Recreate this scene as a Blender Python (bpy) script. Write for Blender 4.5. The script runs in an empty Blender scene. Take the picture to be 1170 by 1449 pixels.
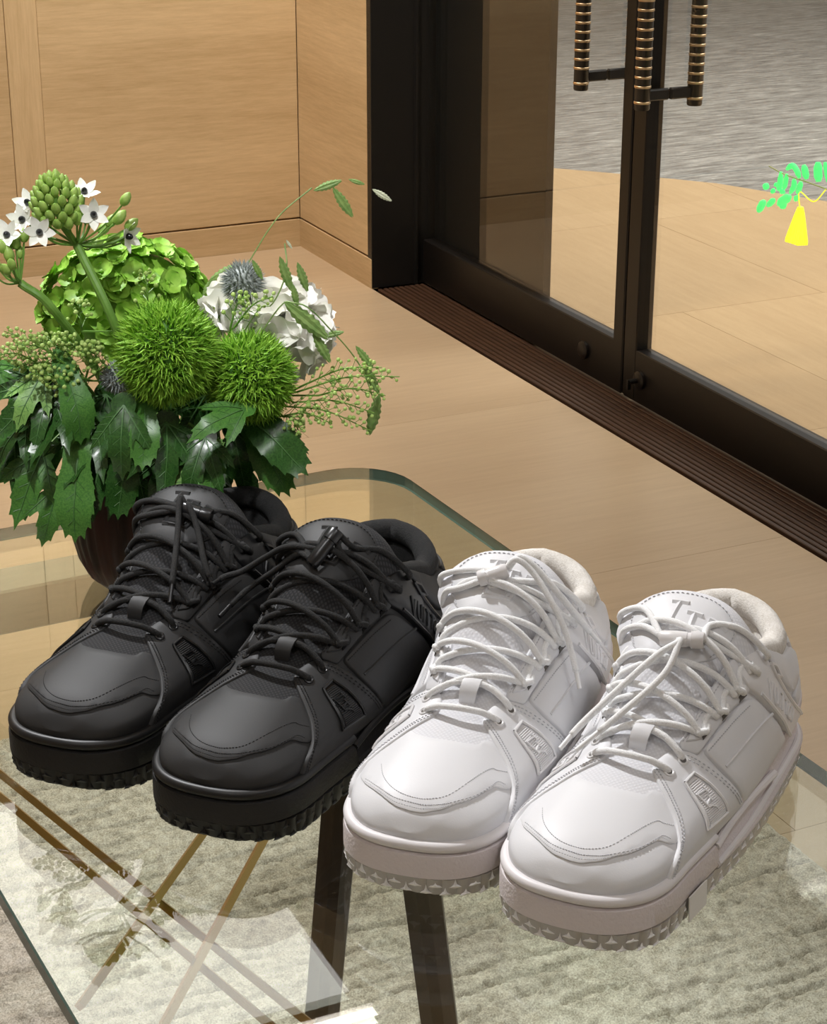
import bpy, bmesh, math, random
import numpy as np
from math import sin, cos, pi, radians, sqrt, floor, atan2
from mathutils import Vector, Matrix
from mathutils.geometry import delaunay_2d_cdt

SC = bpy.context.scene
COL = SC.collection
random.seed(7)

# ---------------------------------------------------------------- camera
cam_data = bpy.data.cameras.new('camera')
cam = bpy.data.objects.new('camera', cam_data)
COL.objects.link(cam)
cam_data.sensor_fit = 'HORIZONTAL'
cam_data.sensor_width = 36.0
cam_data.lens = 36.0 * 2800.0 / 1170.0
cam_data.clip_start = 0.02
YAW = radians(25.4)
cam.matrix_world = (Matrix.Translation((0, 0, 1.44)) @ Matrix.Rotation(-YAW, 4, 'Z')
                    @ Matrix.Rotation(radians(90 - 22.13), 4, 'X') @ Matrix.Rotation(radians(0.14), 4, 'Z'))
SC.camera = cam
SC.view_settings.view_transform = 'Standard'
SC.view_settings.look = 'None'
SC.view_settings.gamma = 1.0
SC.view_settings.use_curve_mapping = False
SC.view_settings.exposure = 0.2

# ---------------------------------------------------------------- world and lights
world = bpy.data.worlds.new('world')
SC.world = world
world.use_nodes = True
world.node_tree.nodes['Background'].inputs[0].default_value = (1.0, 0.95, 0.9, 1)
world.node_tree.nodes['Background'].inputs[1].default_value = 0.4

def lamp(kind, name, loc, target, energy, color=(1, 1, 1), **kw):
    d = bpy.data.lights.new(name, kind)
    d.energy = energy
    d.color = color
    for k, v in kw.items():
        setattr(d, k, v)
    o = bpy.data.objects.new(name, d)
    COL.objects.link(o)
    o.location = loc
    v = Vector(target) - Vector(loc)
    o.rotation_euler = v.to_track_quat('-Z', 'Y').to_euler()
    return o

WARM = (1.0, 0.92, 0.80)
SOFT = (0.98, 0.985, 1.0)
lamp('SPOT', 'table_spot', (0.15, 2.55, 2.93), (0.50, 1.30, 0.80), 236, SOFT, spot_size=radians(42), spot_blend=0.7, shadow_soft_size=0.045)
lamp('SPOT', 'table_spot', (0.95, 0.2, 2.93), (0.50, 1.2, 0.8), 22, SOFT, spot_size=radians(60), spot_blend=0.8, shadow_soft_size=0.08)
lamp('SPOT', 'flower_fill', (-0.25, 0.55, 2.93), (0.47, 1.50, 1.02), 120, SOFT, spot_size=radians(21), spot_blend=0.8, shadow_soft_size=0.06)  # added spot that brightens the bouquet, no known fixture
lamp('SPOT', 'wall_spot', (1.3, 3.9, 2.93), (1.55, 5.18, 1.0), 205, WARM, spot_size=radians(110), spot_blend=1.0, shadow_soft_size=0.1)
lamp('SPOT', 'floor_spot', (0.4, 3.3, 2.93), (0.45, 3.0, 0.0), 115, WARM, spot_size=radians(50), spot_blend=0.8, shadow_soft_size=0.08)
lamp('AREA', 'outside_fill', (4.9, 4.8, 3.3), (4.75, 4.9, 0.0), 178, (1.0, 0.98, 0.94), shape='RECTANGLE', size=3.8, size_y=5.5, spread=radians(125))  # added area fill over paving and street, not an actual lamp there

# ---------------------------------------------------------------- material helpers
class NT:
    def __init__(s, name):
        s.m = bpy.data.materials.new(name)
        s.m.use_nodes = True
        s.t = s.m.node_tree
        s.n = s.t.nodes
        s.b = s.n['Principled BSDF']
        s.out = s.n['Material Output']
    def node(s, typ, inputs=None, **kw):
        x = s.n.new(typ)
        for k, v in kw.items():
            setattr(x, k, v)
        for k, v in (inputs or {}).items():
            s.set(x.inputs[k], v)
        return x
    def set(s, sock, v):
        if isinstance(v, bpy.types.NodeSocket):
            s.t.links.new(v, sock)
        else:
            sock.default_value = v
    def bsdf(s, **kw):
        for k, v in kw.items():
            s.set(s.b.inputs[k.replace('_', ' ')], v)
    def coords(s, scale=(1, 1, 1), which='Object', rot=(0, 0, 0)):
        tc = s.node('ShaderNodeTexCoord')
        mp = s.node('ShaderNodeMapping', {'Vector': tc.outputs[which], 'Scale': scale, 'Rotation': rot})
        return mp.outputs[0]
    def noise(s, vec, scale, detail=3, rough=0.55):
        return s.node('ShaderNodeTexNoise', {'Vector': vec, 'Scale': scale, 'Detail': detail, 'Roughness': rough}).outputs['Fac']
    def ramp(s, fac, stops):
        r = s.node('ShaderNodeValToRGB', {'Fac': fac})
        e = r.color_ramp.elements
        while len(e) < len(stops):
            e.new(0.5)
        for q, (p, c) in zip(e, stops):
            q.position = p
            q.color = (*c, 1) if len(c) == 3 else c
        return r.outputs[0]
    def bump(s, h, strength=0.3, dist=0.001):
        b = s.node('ShaderNodeBump', {'Height': h, 'Strength': strength, 'Distance': dist})
        s.set(s.b.inputs['Normal'], b.outputs[0])
    def math(s, op, a, b=0.0):
        m = s.node('ShaderNodeMath', operation=op)
        s.set(m.inputs[0], a)
        s.set(m.inputs[1], b)
        return m.outputs[0]
    def mix(s, fac, a, b):
        m = s.node('ShaderNodeMix', data_type='RGBA')
        s.set(m.inputs[0], fac)
        s.set(m.inputs[6], a if isinstance(a, bpy.types.NodeSocket) or len(a) == 4 else (*a, 1))
        s.set(m.inputs[7], b if isinstance(b, bpy.types.NodeSocket) or len(b) == 4 else (*b, 1))
        return m.outputs[2]

def plain(name, col, rough=0.5, bump=0, bscale=800, metallic=0.0, spec=0.5, var=0.0, **kw):
    t = NT(name)
    t.bsdf(Roughness=rough, Metallic=metallic)
    t.b.inputs['Specular IOR Level'].default_value = spec
    v = t.coords()
    if var:
        f = t.noise(v, bscale * 0.12, 3)
        t.bsdf(Base_Color=t.ramp(f, [(0.3, tuple(c * (1 - var) for c in col)), (0.7, tuple(min(1, c * (1 + var)) for c in col))]))
    else:
        t.bsdf(Base_Color=(*col, 1))
    if bump:
        t.bump(t.noise(v, bscale, 2), bump, 0.0006)
    for k, x in kw.items():
        t.b.inputs[k.replace('_', ' ')].default_value = x
    return t.m

def wood(name, c1, c2, along='X', rough=0.5, gs=1.0, bump=0.08, spec=0.35):
    t = NT(name)
    lo, hi = 9.0 * gs, 120.0 * gs
    sc = {'X': (lo, hi, hi), 'Y': (hi, lo, hi), 'Z': (hi, hi, lo)}[along]
    v = t.coords(sc)
    f1 = t.noise(v, 1.0, 5, 0.75)
    sc2 = {'X': (0.8, 7, 7), 'Y': (7, 0.8, 7), 'Z': (7, 7, 0.8)}[along]
    f2 = t.noise(t.coords(tuple(gs * a for a in sc2)), 1.0, 3)
    inf = t.node('ShaderNodeObjectInfo').outputs['Random']
    f = t.math('ADD', t.math('MULTIPLY', f1, 0.55), t.math('MULTIPLY', f2, 0.45))
    f = t.math('ADD', f, t.math('MULTIPLY', t.math('SUBTRACT', inf, 0.5), 0.10))
    t.bsdf(Base_Color=t.ramp(f, [(0.30, c1), (0.68, c2)]), Roughness=rough)
    t.b.inputs['Specular IOR Level'].default_value = spec
    t.bump(f1, bump, 0.002)
    return t.m

# ---------------------------------------------------------------- mesh helpers
class MB:
    def __init__(s):
        s.v = []
        s.f = []
    def add(s, vs, fs):
        o = len(s.v)
        s.v.extend([tuple(p) for p in vs])
        s.f.extend([tuple(i + o for i in q) for q in fs])
        return s
    def box(s, c, d, M=None, bev=0.0):
        x, y, z = d[0] / 2, d[1] / 2, d[2] / 2
        if bev <= 0:
            P = [(a * x, b * y, e * z) for a in (-1, 1) for b in (-1, 1) for e in (-1, 1)]
            F = [(0, 1, 3, 2), (4, 6, 7, 5), (0, 4, 5, 1), (2, 3, 7, 6), (0, 2, 6, 4), (1, 5, 7, 3)]
        else:
            b = min(bev, x * .9, y * .9, z * .9)
            P, F = [], []
            for zz, ins in ((-z, b), (-z + b, 0), (z - b, 0), (z, b)):
                q = len(P)
                xx, yy = x - ins, y - ins
                for (sx, sy) in ((-1, -1), (1, -1), (1, 1), (-1, 1)):
                    P.append((sx * (xx - (b if ins == 0 else 0)), sy * yy, zz))
                    P.append((sx * xx, sy * (yy - (b if ins == 0 else 0)), zz))
            # order each ring around
            R = [0, 2, 3, 5, 4, 6, 7, 1]
            order = [1, 0, 2, 3, 5, 4, 6, 7]
            rings = [[8 * k + i for i in order] for k in range(4)]
            for k in range(3):
                for i in range(8):
                    F.append((rings[k][i], rings[k][(i + 1) % 8], rings[k + 1][(i + 1) % 8], rings[k + 1][i]))
            F.append(tuple(reversed(rings[0])))
            F.append(tuple(rings[3]))
        P = [Vector(p) for p in P]
        if M is not None:
            P = [M @ p for p in P]
        c = Vector(c)
        s.add([p + c for p in P], F)
        return s
    def prism(s, poly, z0, z1):
        n = len(poly)
        P = [(x, y, z0) for x, y in poly] + [(x, y, z1) for x, y in poly]
        F = [tuple(range(n - 1, -1, -1)), tuple(range(n, 2 * n))]
        F += [(i, (i + 1) % n, n + (i + 1) % n, n + i) for i in range(n)]
        return s.add(P, F)
    def loft(s, rings, close_ring=True, cap0=True, cap1=True):
        n = len(rings[0])
        P = [p for r in rings for p in r]
        F = []
        m = n if close_ring else n - 1
        for k in range(len(rings) - 1):
            for i in range(m):
                j = (i + 1) % n
                F.append((k * n + i, k * n + j, (k + 1) * n + j, (k + 1) * n + i))
        if cap0:
            F.append(tuple(range(n - 1, -1, -1)))
        if cap1:
            F.append(tuple(range((len(rings) - 1) * n, len(rings) * n)))
        return s.add(P, F)
    def lathe(s, prof, n=24, c=(0, 0, 0), M=None, cap0=True, cap1=True):
        R = []
        for r, z in prof:
            ring = [Vector((r * cos(2 * pi * i / n), r * sin(2 * pi * i / n), z)) for i in range(n)]
            if M is not None:
                ring = [M @ p for p in ring]
            R.append([p + Vector(c) for p in ring])
        return s.loft(R, True, cap0, cap1)
    def tube(s, pts, r, n=6, flat=1.0, up=None, caps=True):
        pts = [Vector(p) for p in pts]
        k = len(pts)
        rr = r if hasattr(r, '__len__') else [r] * k
        T = []
        for i in range(k):
            a = pts[min(i + 1, k - 1)] - pts[max(i - 1, 0)]
            T.append(a.normalized() if a.length > 1e-9 else Vector((0, 0, 1)))
        N = Vector(up) if up is not None else T[0].orthogonal()
        R = []
        for i in range(k):
            N = (N - T[i] * N.dot(T[i]))
            if N.length < 1e-6:
                N = T[i].orthogonal()
            N.normalize()
            B = T[i].cross(N)
            R.append([pts[i] + (N * cos(2 * pi * j / n) * flat + B * sin(2 * pi * j / n)) * rr[i] for j in range(n)])
        return s.loft(R, True, caps, caps)
    def mesh(s, name):
        me = bpy.data.meshes.new(name)
        me.from_pydata(s.v, [], s.f)
        me.validate()
        bm = bmesh.new()
        bm.from_mesh(me)
        bmesh.ops.recalc_face_normals(bm, faces=bm.faces)
        bm.to_mesh(me)
        bm.free()
        return me
    def build(s, name, mat, parent=None, smooth=True, ang=35, loc=None):
        return link(name, s.mesh(name), mat, parent, smooth, ang, loc)

def link(name, me, mat, parent=None, smooth=True, ang=35, loc=None):
    if mat is not None and not me.materials:
        me.materials.append(mat)
    if smooth:
        me.shade_smooth()
        if ang < 180:
            me.set_sharp_from_angle(angle=radians(ang))
    o = bpy.data.objects.new(name, me)
    COL.objects.link(o)
    if mat is not None and me.materials[0] is not mat:
        o.material_slots[0].link = 'OBJECT'
        o.material_slots[0].material = mat
    if parent is not None:
        o.parent = parent
    if loc is not None:
        o.location = loc
    return o

def empty(name, loc=(0, 0, 0), rz=0.0, parent=None):
    o = bpy.data.objects.new(name, None)
    COL.objects.link(o)
    o.location = loc
    o.rotation_euler = (0, 0, rz)
    o.empty_display_size = 0.05
    if parent is not None:
        o.parent = parent
    return o

def tag(o, label=None, cat=None, group=None, kind=None):
    if label: o['label'] = label
    if cat: o['category'] = cat
    if group: o['group'] = group
    if kind: o['kind'] = kind
    return o

def spline(pts, k=6):
    P = [Vector(p) for p in pts]
    out = []
    n = len(P)
    for i in range(n - 1):
        p1, p2 = P[i], P[i + 1]
        p0 = P[i - 1] if i > 0 else 2 * p1 - p2
        p3 = P[i + 2] if i + 2 < n else 2 * p2 - p1
        for j in range(k):
            u = j / k
            out.append(0.5 * ((2 * p1) + (p2 - p0) * u + (2 * p0 - 5 * p1 + 4 * p2 - p3) * u * u + (3 * p1 - p0 - 3 * p2 + p3) * u ** 3))
    out.append(P[-1])
    return out
# ---------------------------------------------------------------- room materials
M = {}
M['oak'] = wood('oak_panel', (0.47, 0.325, 0.170), (0.70, 0.525, 0.315), 'X', 0.45, 1.0)
M['oak_y'] = wood('oak_panel_side', (0.47, 0.325, 0.170), (0.70, 0.525, 0.315), 'Y', 0.45, 1.0)
M['oak_z'] = wood('oak_panel_upright', (0.47, 0.325, 0.170), (0.68, 0.51, 0.305), 'Z', 0.45, 1.0)
M['floor_tile'] = wood('pale_floor_tile', (0.46, 0.335, 0.215), (0.575, 0.44, 0.295), 'X', 0.32, 0.5, 0.02, 0.4)
M['street_tile'] = wood('street_tile', (0.42, 0.27, 0.13), (0.56, 0.39, 0.21), 'Y', 0.35, 0.45, 0.02, 0.4)
M['grout'] = plain('joint', (0.30, 0.21, 0.12), 0.8)
M['black_metal'] = plain('black_metal', (0.012, 0.011, 0.010), 0.32, 0.05, 300)
M['black_paint'] = plain('black_paint', (0.008, 0.008, 0.008), 0.6)
M['bronze_rail'] = plain('dark_bronze', (0.009, 0.007, 0.006), 0.38, 0.04, 200, spec=0.35)
M['mat_rib'] = wood('brown_rib', (0.035, 0.016, 0.009), (0.075, 0.036, 0.02), 'Y', 0.45, 1.0)
M['mat_base'] = plain('mat_channel', (0.012, 0.007, 0.005), 0.8)
M['white_paint'] = plain('white_paint', (0.80, 0.77, 0.72), 0.7)
M['brass'] = plain('brass', (0.55, 0.36, 0.13), 0.28, metallic=1.0)
M['brass_ring'] = plain('brass_ring', (0.85, 0.62, 0.38), 0.3, metallic=1.0)
M['handle_black'] = plain('handle_black', (0.014, 0.011, 0.009), 0.35)

def thin_glass(name, tint, f0=0.045, rough=0.0):
    t = NT(name)
    lw = t.node('ShaderNodeLayerWeight', {'Blend': 0.5})
    p = t.math('POWER', lw.outputs['Facing'], 5.0)
    fac = t.math('ADD', t.math('MULTIPLY', p, 1 - f0), f0)
    tr = t.node('ShaderNodeBsdfTransparent', {'Color': (*tint, 1)})
    gl = t.node('ShaderNodeBsdfGlossy', {'Color': (1, 1, 1, 1), 'Roughness': rough})
    mx = t.node('ShaderNodeMixShader', {0: fac, 1: tr.outputs[0], 2: gl.outputs[0]})
    t.t.links.new(mx.outputs[0], t.out.inputs[0])
    return t.m
M['door_glass'] = thin_glass('door_glass', (0.93, 0.93, 0.91), 0.05)
M['table_glass'] = thin_glass('table_glass', (0.935, 0.968, 0.915), 0.045)
M['glass_edge'] = plain('glass_edge', (0.07, 0.115, 0.095), 0.08, spec=0.9)

t = NT('street_stone')
v = t.coords((4, 30, 14), rot=(0, 0, radians(-26)))
f = t.noise(v, 1.9, 8, 0.82)
t.bsdf(Base_Color=t.ramp(f, [(0.38, (0.085, 0.08, 0.073)), (0.47, (0.18, 0.175, 0.162)), (0.55, (0.285, 0.278, 0.255)), (0.62, (0.38, 0.37, 0.34)), (0.68, (0.85, 0.83, 0.78))]), Roughness=0.6)
M['street_stone'] = t.m

XD = 2.243           # face of the door leaves
XB = 2.097           # face of the short side wall
YA = 5.18            # face of the panelled back wall
YJ = 4.678           # black jamb
XL, YF = -2.6, -2.6  # the far sides of the room
ZC = 3.0

def struct(o):
    o['kind'] = 'structure'
    return o

# floor: sub-slab and separate tiles
fl = struct(MB().box(((XL + XB) / 2, (YA + YF) / 2, -0.055), (XB - XL, YA - YF, 0.09)).build('floor', M['grout'], smooth=False))
TY, TX = 0.878, 1.20
rows = [(YA - 0.003 - 0, 4.551)]
y = 4.551
while y > YF:
    rows.append((y, max(YF, y - TY)))
    y -= TY
tile_cache = {}
def tile(name, x0, x1, y0, y1, mat, parent, z=0.0, g=0.0007):
    w, d = x1 - x0 - g, y1 - y0 - g
    key = (round(w, 4), round(d, 4), mat.name)
    if key not in tile_cache:
        tile_cache[key] = MB().box((0, 0, -0.005), (w, d, 0.0098), bev=0.0003).mesh(name)
    return link(name, tile_cache[key], mat, parent, False, loc=((x0 + x1) / 2, (y0 + y1) / 2, z))
for i, (y1, y0) in enumerate(rows):
    x = XB
    off = TX * 0.5 if i % 2 else TX
    first = True
    while x > XL + 0.01:
        x0 = max(XL, x - (off if first else TX))
        first = False
        tile('floor_tile', x0, x, y0, y1, M['floor_tile'], fl)
        x = x0

# panelled back wall: recessed field panels, uprights, baseboard
wa = struct(MB().box(((XL + XB + 0.2) / 2, YA + 0.06, ZC / 2), (XB + 0.2 - XL, 0.09, ZC)).build('wall_back', M['oak'], smooth=False))
def panel(name, x0, x1, z0, z1, mat, parent, axis='Y', at=YA, depth=0.02, g=0.0008):
    if axis == 'Y':
        return MB().box(((x0 + x1) / 2, at + depth / 2, (z0 + z1) / 2), (x1 - x0 - g, depth, z1 - z0 - g), bev=0.0012).build(name, mat, parent, False)
    return MB().box((at + depth / 2, (x0 + x1) / 2, (z0 + z1) / 2), (depth, x1 - x0 - g, z1 - z0 - g), bev=0.0012).build(name, mat, parent, False)
bb = 0.083
xs_ = [XB, 1.368, 1.282, 0.45, 0.364, -0.47, -0.556, -1.4, -1.486, XL]
for i in range(len(xs_) - 1):
    up = i % 2 == 1
    panel('upright_panel' if up else 'field_panel', xs_[i + 1], xs_[i], bb + 0.001, ZC, M['oak_z'] if up else M['oak'], wa, depth=0.022 if up else 0.02, at=YA - (0.002 if up else 0))
bbk = struct(MB().box(((XL + XB) / 2, YA + 0.009, 0.0385), (XB - XL, 0.022, 0.082), bev=0.0012).build('baseboard_back', M['oak'], None, False))
# short side wall beside the door
wb = struct(MB().box((XB + 0.06, (YJ + YA) / 2 + 0.012, ZC / 2), (0.08, YA - YJ - 0.03, ZC)).build('wall_side', M['oak_y'], smooth=False))
panel('field_panel', YJ + 0.002, YA - 0.001, bb + 0.001, ZC, M['oak_y'], wb, 'X', XB)
bbs = struct(MB().box((XB + 0.009, (YJ + YA) / 2, 0.0385), (0.022, YA - YJ - 0.003, 0.082), bev=0.0012).build('baseboard_side', M['oak_y'], None, False))
jamb = struct(MB().box((XB + 0.105, YJ + 0.014, ZC / 2), (0.21, 0.026, ZC), bev=0.001).build('trim_1', M['black_metal'], None, False))
jl = MB().box((XD - 0.02, YJ - 0.006, ZC / 2), (0.006, 0.014, ZC)).build('jamb_bead', M['black_metal'], jamb, False)
# header above the doors and the rest of the front wall
hd = struct(MB().box((XD + 0.05, (YJ + YF) / 2, 2.72), (0.12, YJ - YF, 0.56)).build('wall_right', M['black_paint'], None, False))
ceil = struct(MB().box(((XL + XB + .25) / 2, (YA + YF) / 2, ZC + 0.05), (XB + .25 - XL, YA - YF + .2, 0.1)).build('ceiling', M['white_paint'], None, False))
struct(MB().box((XL - 0.05, (YA + YF) / 2, ZC / 2), (0.1, YA - YF + .2, ZC)).build('wall_left', M['white_paint'], None, False))
struct(MB().box(((XL + XB) / 2, YF - 0.05, ZC / 2), (XB - XL, 0.1, ZC)).build('wall_front', M['white_paint'], None, False))

# luminous ceiling panels
t = NT('luminous_panel')
t.bsdf(Base_Color=(0.9, 0.9, 0.9, 1), Emission_Color=(1.0, 0.985, 0.965, 1), Emission_Strength=3.2)
M['panel_light'] = t.m
t = NT('strip_light')
t.bsdf(Emission_Color=(1.0, 0.97, 0.92, 1), Emission_Strength=16.0)
M['strip_light'] = t.m
def ceiling_light(x0, x1, y0, y1, label):
    r = tag(empty('ceiling_light', ((x0 + x1) / 2, (y0 + y1) / 2, ZC)), label, 'light')
    w, d = x1 - x0, y1 - y0
    MB().box((0, 0, -0.006), (w - 0.03, d - 0.03, 0.01)).build('diffuser', M['panel_light'], r, False)
    f = MB()
    for s in (-1, 1):
        f.box((s * (w / 2 - 0.0075), 0, -0.008), (0.015, d, 0.016))
        f.box((0, s * (d / 2 - 0.0075), -0.008), (w - 0.03, 0.015, 0.016))
    f.build('frame', M['white_paint'], r, False)
    return r
ceiling_light(0.35, 1.62, 3.72, 5.0, 'large luminous ceiling panel over the oak wall')
r = tag(empty('light_strip', (1.28, 3.70 - 0.06, ZC)), 'bright slim light strip along the front edge of the ceiling panel', 'light')
MB().box((0, 0, -0.008), (0.7, 0.036, 0.014), bev=.003).build('tube', M['strip_light'], r, False)
MB().box((0, 0.0275, -0.01), (0.71, 0.004, 0.02)).box((0, -0.0275, -0.01), (0.71, 0.004, 0.02)).build('housing', M['white_paint'], r, False)
ceiling_light(-1.4, -0.5, -0.6, 0.5, 'unseen luminous ceiling panel added behind the viewer as fill light')  # added out of view as even fill for the room

# threshold mat of dark ribs
mt = tag(empty('threshold_mat', ((XB + XD) / 2 + 0.003, 3.55, 0)), 'long brown ribbed threshold mat running along the glass doors', 'mat')
MB().box((0, -1.2, -0.012), (0.139, 4.64, 0.008)).build('channel', M['mat_base'], mt, False)
rib = None
for i in range(9):
    x = -0.0615 + i * 0.0154
    if rib is None:
        rib = MB().box((0, -1.2, -0.003), (0.0112, 4.62, 0.011), bev=0.0016).mesh('rib')
    link('rib', rib, M['mat_rib'], mt, False, loc=(x, 0, 0))
struct(MB().box(((XB + XD) / 2, 1.2, -0.06), (XD - XB + .1, 7.0, 0.08)).build('trim_2', M['mat_base'], None, False))

# glass doors
def knob(parent, y, z, key):
    m = MB().lathe([(0.0, 0), (0.021, 0), (0.021, 0.006), (0.017, 0.009), (0.012, 0.010), (0.0, 0.0102)], 20, (0, 0, 0), Matrix.Rotation(-pi / 2, 4, 'Y'))
    o = m.build('lock_rose', M['handle_black'], parent, loc=(-0.0005, y, z))
    if key:
        MB().tube([(-0.009, 0, 0), (-0.03, 0, 0)], 0.006, 10).box((-0.03, 0, -0.006), (0.008, 0.007, 0.022)).build('key_lever', M['black_metal'], o)
    return o

def pull_pair(parent, y):
    for side in (-1, 1):
        x = 0.02 + side * 0.0645
        n = 0.0165
        p = MB().lathe([(0, 0), (n * .9, 0), (n, 0.003), (n, 1.0), (0, 1.0)], 18).build('pull_bar', M['handle_black'], parent, loc=(x, y, 0.665))
        k = 0
        zz = 0.013
        g = None
        while zz < 0.97:
            if g is None:
                g = MB().lathe([(n, 0), (n + .0012, 0.001), (n + .0012, 0.0045), (n, 0.0055)], 18, cap0=False, cap1=False).mesh('brass_ring')
            link('brass_ring', g, M['brass_ring'], p, loc=(0, 0, zz))
            zz += 0.0325 if k == 0 else 0.0195
            k += 1
        MB().box((x - side * 0.0315, y, 0.694), (0.063, 0.013, 0.024), bev=0.003).build('bracket', M['handle_black'], parent, False)

def leaf(name, y0, y1, sty0, sty1, label, key, py):
    r = struct(empty(name, (XD, 0, 0)))
    w = y1 - y0
    MB().box((0.02, (y0 + y1) / 2, 0.0625), (0.04, w - 0.006, 0.119), bev=0.0025).build('bottom_rail', M['bronze_rail'], r, False)
    MB().box((0.02, (y0 + y1) / 2, 1.29), (0.01, w - 0.006, 2.33)).build('pane', M['door_glass'], r, False)
    MB().box((0.02, (sty0 + sty1) / 2, 1.231), (0.042, sty1 - sty0, 2.45), bev=0.003).build('stile', M['bronze_rail'], r, False)
    MB().box((0.02, (y0 + y1) / 2, 2.43), (0.04, w - 0.006, 0.05)).build('top_rail', M['bronze_rail'], r, False)
    knob(r, (3.801 if not key else 3.553), 0.060, key)
    pull_pair(r, py)
    return r
leaf('door_1', 3.634, 4.672, 3.634, 3.676, 'left', False, 3.782)
leaf('door_2', 2.45, 3.628, 3.576, 3.628, 'right', True, 3.528)
leaf_end = struct(MB().box((XD + 0.02, 2.42, 1.22), (0.045, 0.05, 2.44)).build('trim_3', M['black_metal'], None, False))

# outside: black pier behind the left leaf, tan paving, grey stone street
struct(MB().box((XD + 0.05, 4.077 + 0.65, 1.5), (0.02, 1.3, 3.0)).build('wall_outside', M['black_paint'], None, False))
st = struct(MB().box((6.6, 4.0, -0.075), (10.5, 16, 0.05)).build('street_ground', M['street_stone'], None, False))
terr = struct(MB().prism([(XD - 0.06, -4), (XD - 0.06, 6.5), (2.6, 6.5), (3.21, 5.845), (3.415, 5.63), (3.679, 5.31), (3.813, 4.996), (4.1, 4.4), (4.3, -4)], -0.05, -0.012).build('terrace', M['grout'], None, False))
TERR = [(XD + 0.05, -2), (XD + 0.05, 6.5), (2.6, 6.5), (3.21, 5.845), (3.415, 5.63), (3.679, 5.31), (3.813, 4.996), (4.1, 4.4), (4.3, -2)]
def clip_poly(poly, conv):
    # keep the part of poly inside the clockwise convex outline
    out = list(poly)
    for i in range(len(conv)):
        a, b = conv[i], conv[(i + 1) % len(conv)]
        side = lambda p: (b[0] - a[0]) * (p[1] - a[1]) - (b[1] - a[1]) * (p[0] - a[0])
        res = []
        for k in range(len(out)):
            p, q = out[k], out[(k + 1) % len(out)]
            sp, sq = side(p), side(q)
            if sp <= 0: res.append(p)
            if (sp < 0) != (sq < 0) and sp != sq and (sp * sq < 0):
                u = sp / (sp - sq)
                res.append((p[0] + (q[0] - p[0]) * u, p[1] + (q[1] - p[1]) * u))
        out = res
        if len(out) < 3: return []
    return out
yk = 5.02 + 2 * 0.88
r_ = 0
while yk > 1.2:
    xk = 3.17 - 0.88 * (1.0 if r_ % 2 == 0 else 0.5)
    xk -= 0.88
    while xk < 4.4:
        g = 0.0006
        P = clip_poly([(xk + g, yk - 0.88 + g), (xk + 0.88 - g, yk - 0.88 + g), (xk + 0.88 - g, yk - g), (xk + g, yk - g)], TERR)
        if len(P) >= 3:
            MB().prism(P, -0.0125, 0.0).build('paving_tile', M['street_tile'], terr, False)
        xk += 0.88
    yk -= 0.88
    r_ += 1
# ---------------------------------------------------------------- table
TZ = 0.75
TR = radians(2.1)
tb = tag(empty('glass_table', (0, 0, 0), TR), 'clear glass table with rounded corners on dark wood legs and brass rods, holding the sneakers', 'table')
def round_rect(x0, x1, y0, y1, r, n=8):
    P = []
    for (cx, cy, a) in ((x1 - r, y0 + r, -pi / 2), (x1 - r, y1 - r, 0), (x0 + r, y1 - r, pi / 2), (x0 + r, y0 + r, pi)):
        for i in range(n + 1):
            t_ = a + pi / 2 * i / n
            P.append((cx + r * cos(t_), cy + r * sin(t_)))
    return P
GX0, GX1, GY0, GY1, GT = 0.26, 0.82, 0.62, 1.641, 0.012
def rr_ring(ins, z): return [(x, y, z) for x, y in round_rect(GX0 + ins, GX1 - ins, GY0 + ins, GY1 - ins, 0.062 - ins)]
g = MB().loft([rr_ring(0.0012, TZ - GT), rr_ring(0, TZ - GT + 0.0012), rr_ring(0, TZ - 0.0012), rr_ring(0.0012, TZ)])
me = g.mesh('glass_top')
me.materials.append(M['table_glass'])
me.materials.append(M['glass_edge'])
for p in me.polygons:
    p.material_index = 0 if len(p.vertices) > 4 else 1
link('glass_top', me, M['table_glass'], tb, False)
M['leg_wood'] = wood('dark_leg_wood', (0.018, 0.010, 0.006), (0.05, 0.027, 0.016), 'Z', 0.35, 1.2)
M['beam_wood'] = wood('grey_brown_beam', (0.15, 0.125, 0.09), (0.21, 0.175, 0.125), 'X', 0.45, 1.2)
def loc_t(p):   # world -> table frame
    x, y, z = p
    return Vector((x * cos(TR) + y * sin(TR), -x * sin(TR) + y * cos(TR), z))
def leg(a, b, w, d):
    a, b = loc_t(a), loc_t(b)
    ax = (b - a)
    u = Vector((0.902, 0.43, 0)).cross(ax).normalized()
    s_ = ax.normalized().cross(u)
    R = []
    for q, k in ((a, 1.0), (b, 0.8)):
        R.append([q + s_ * (sx * w / 2 * k) + u * (sy * d / 2 * k) for sx, sy in ((-1, -.55), (-.5, -1), (.5, -1), (1, -.55), (1, .55), (.5, 1), (-.5, 1), (-1, .55))])
    return MB().loft(R).build('leg', M['leg_wood'], tb, False)
# two splayed legs meeting under the glass
leg((0.628, 1.43, TZ - GT - 0.001), (0.5145, 1.3405, 0.022), 0.038, 0.028)
leg((0.646, 1.42, TZ - GT - 0.001), (0.642, 1.1905, 0.022), 0.038, 0.028)
bm_ = MB().box(((0.262 + 0.63) / 2 + 0.0, 1.558, TZ - GT - 0.0215), (0.63 - 0.262, 0.05, 0.041), bev=0.002)
bm_.build('beam', M['beam_wood'], tb, False)
def rod(a, b, r=0.0045):
    return MB().tube([loc_t(a), loc_t(b)], r, 4, up=(0, 0, 1)).build('brass_rod', M['brass'], tb, False)
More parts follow.
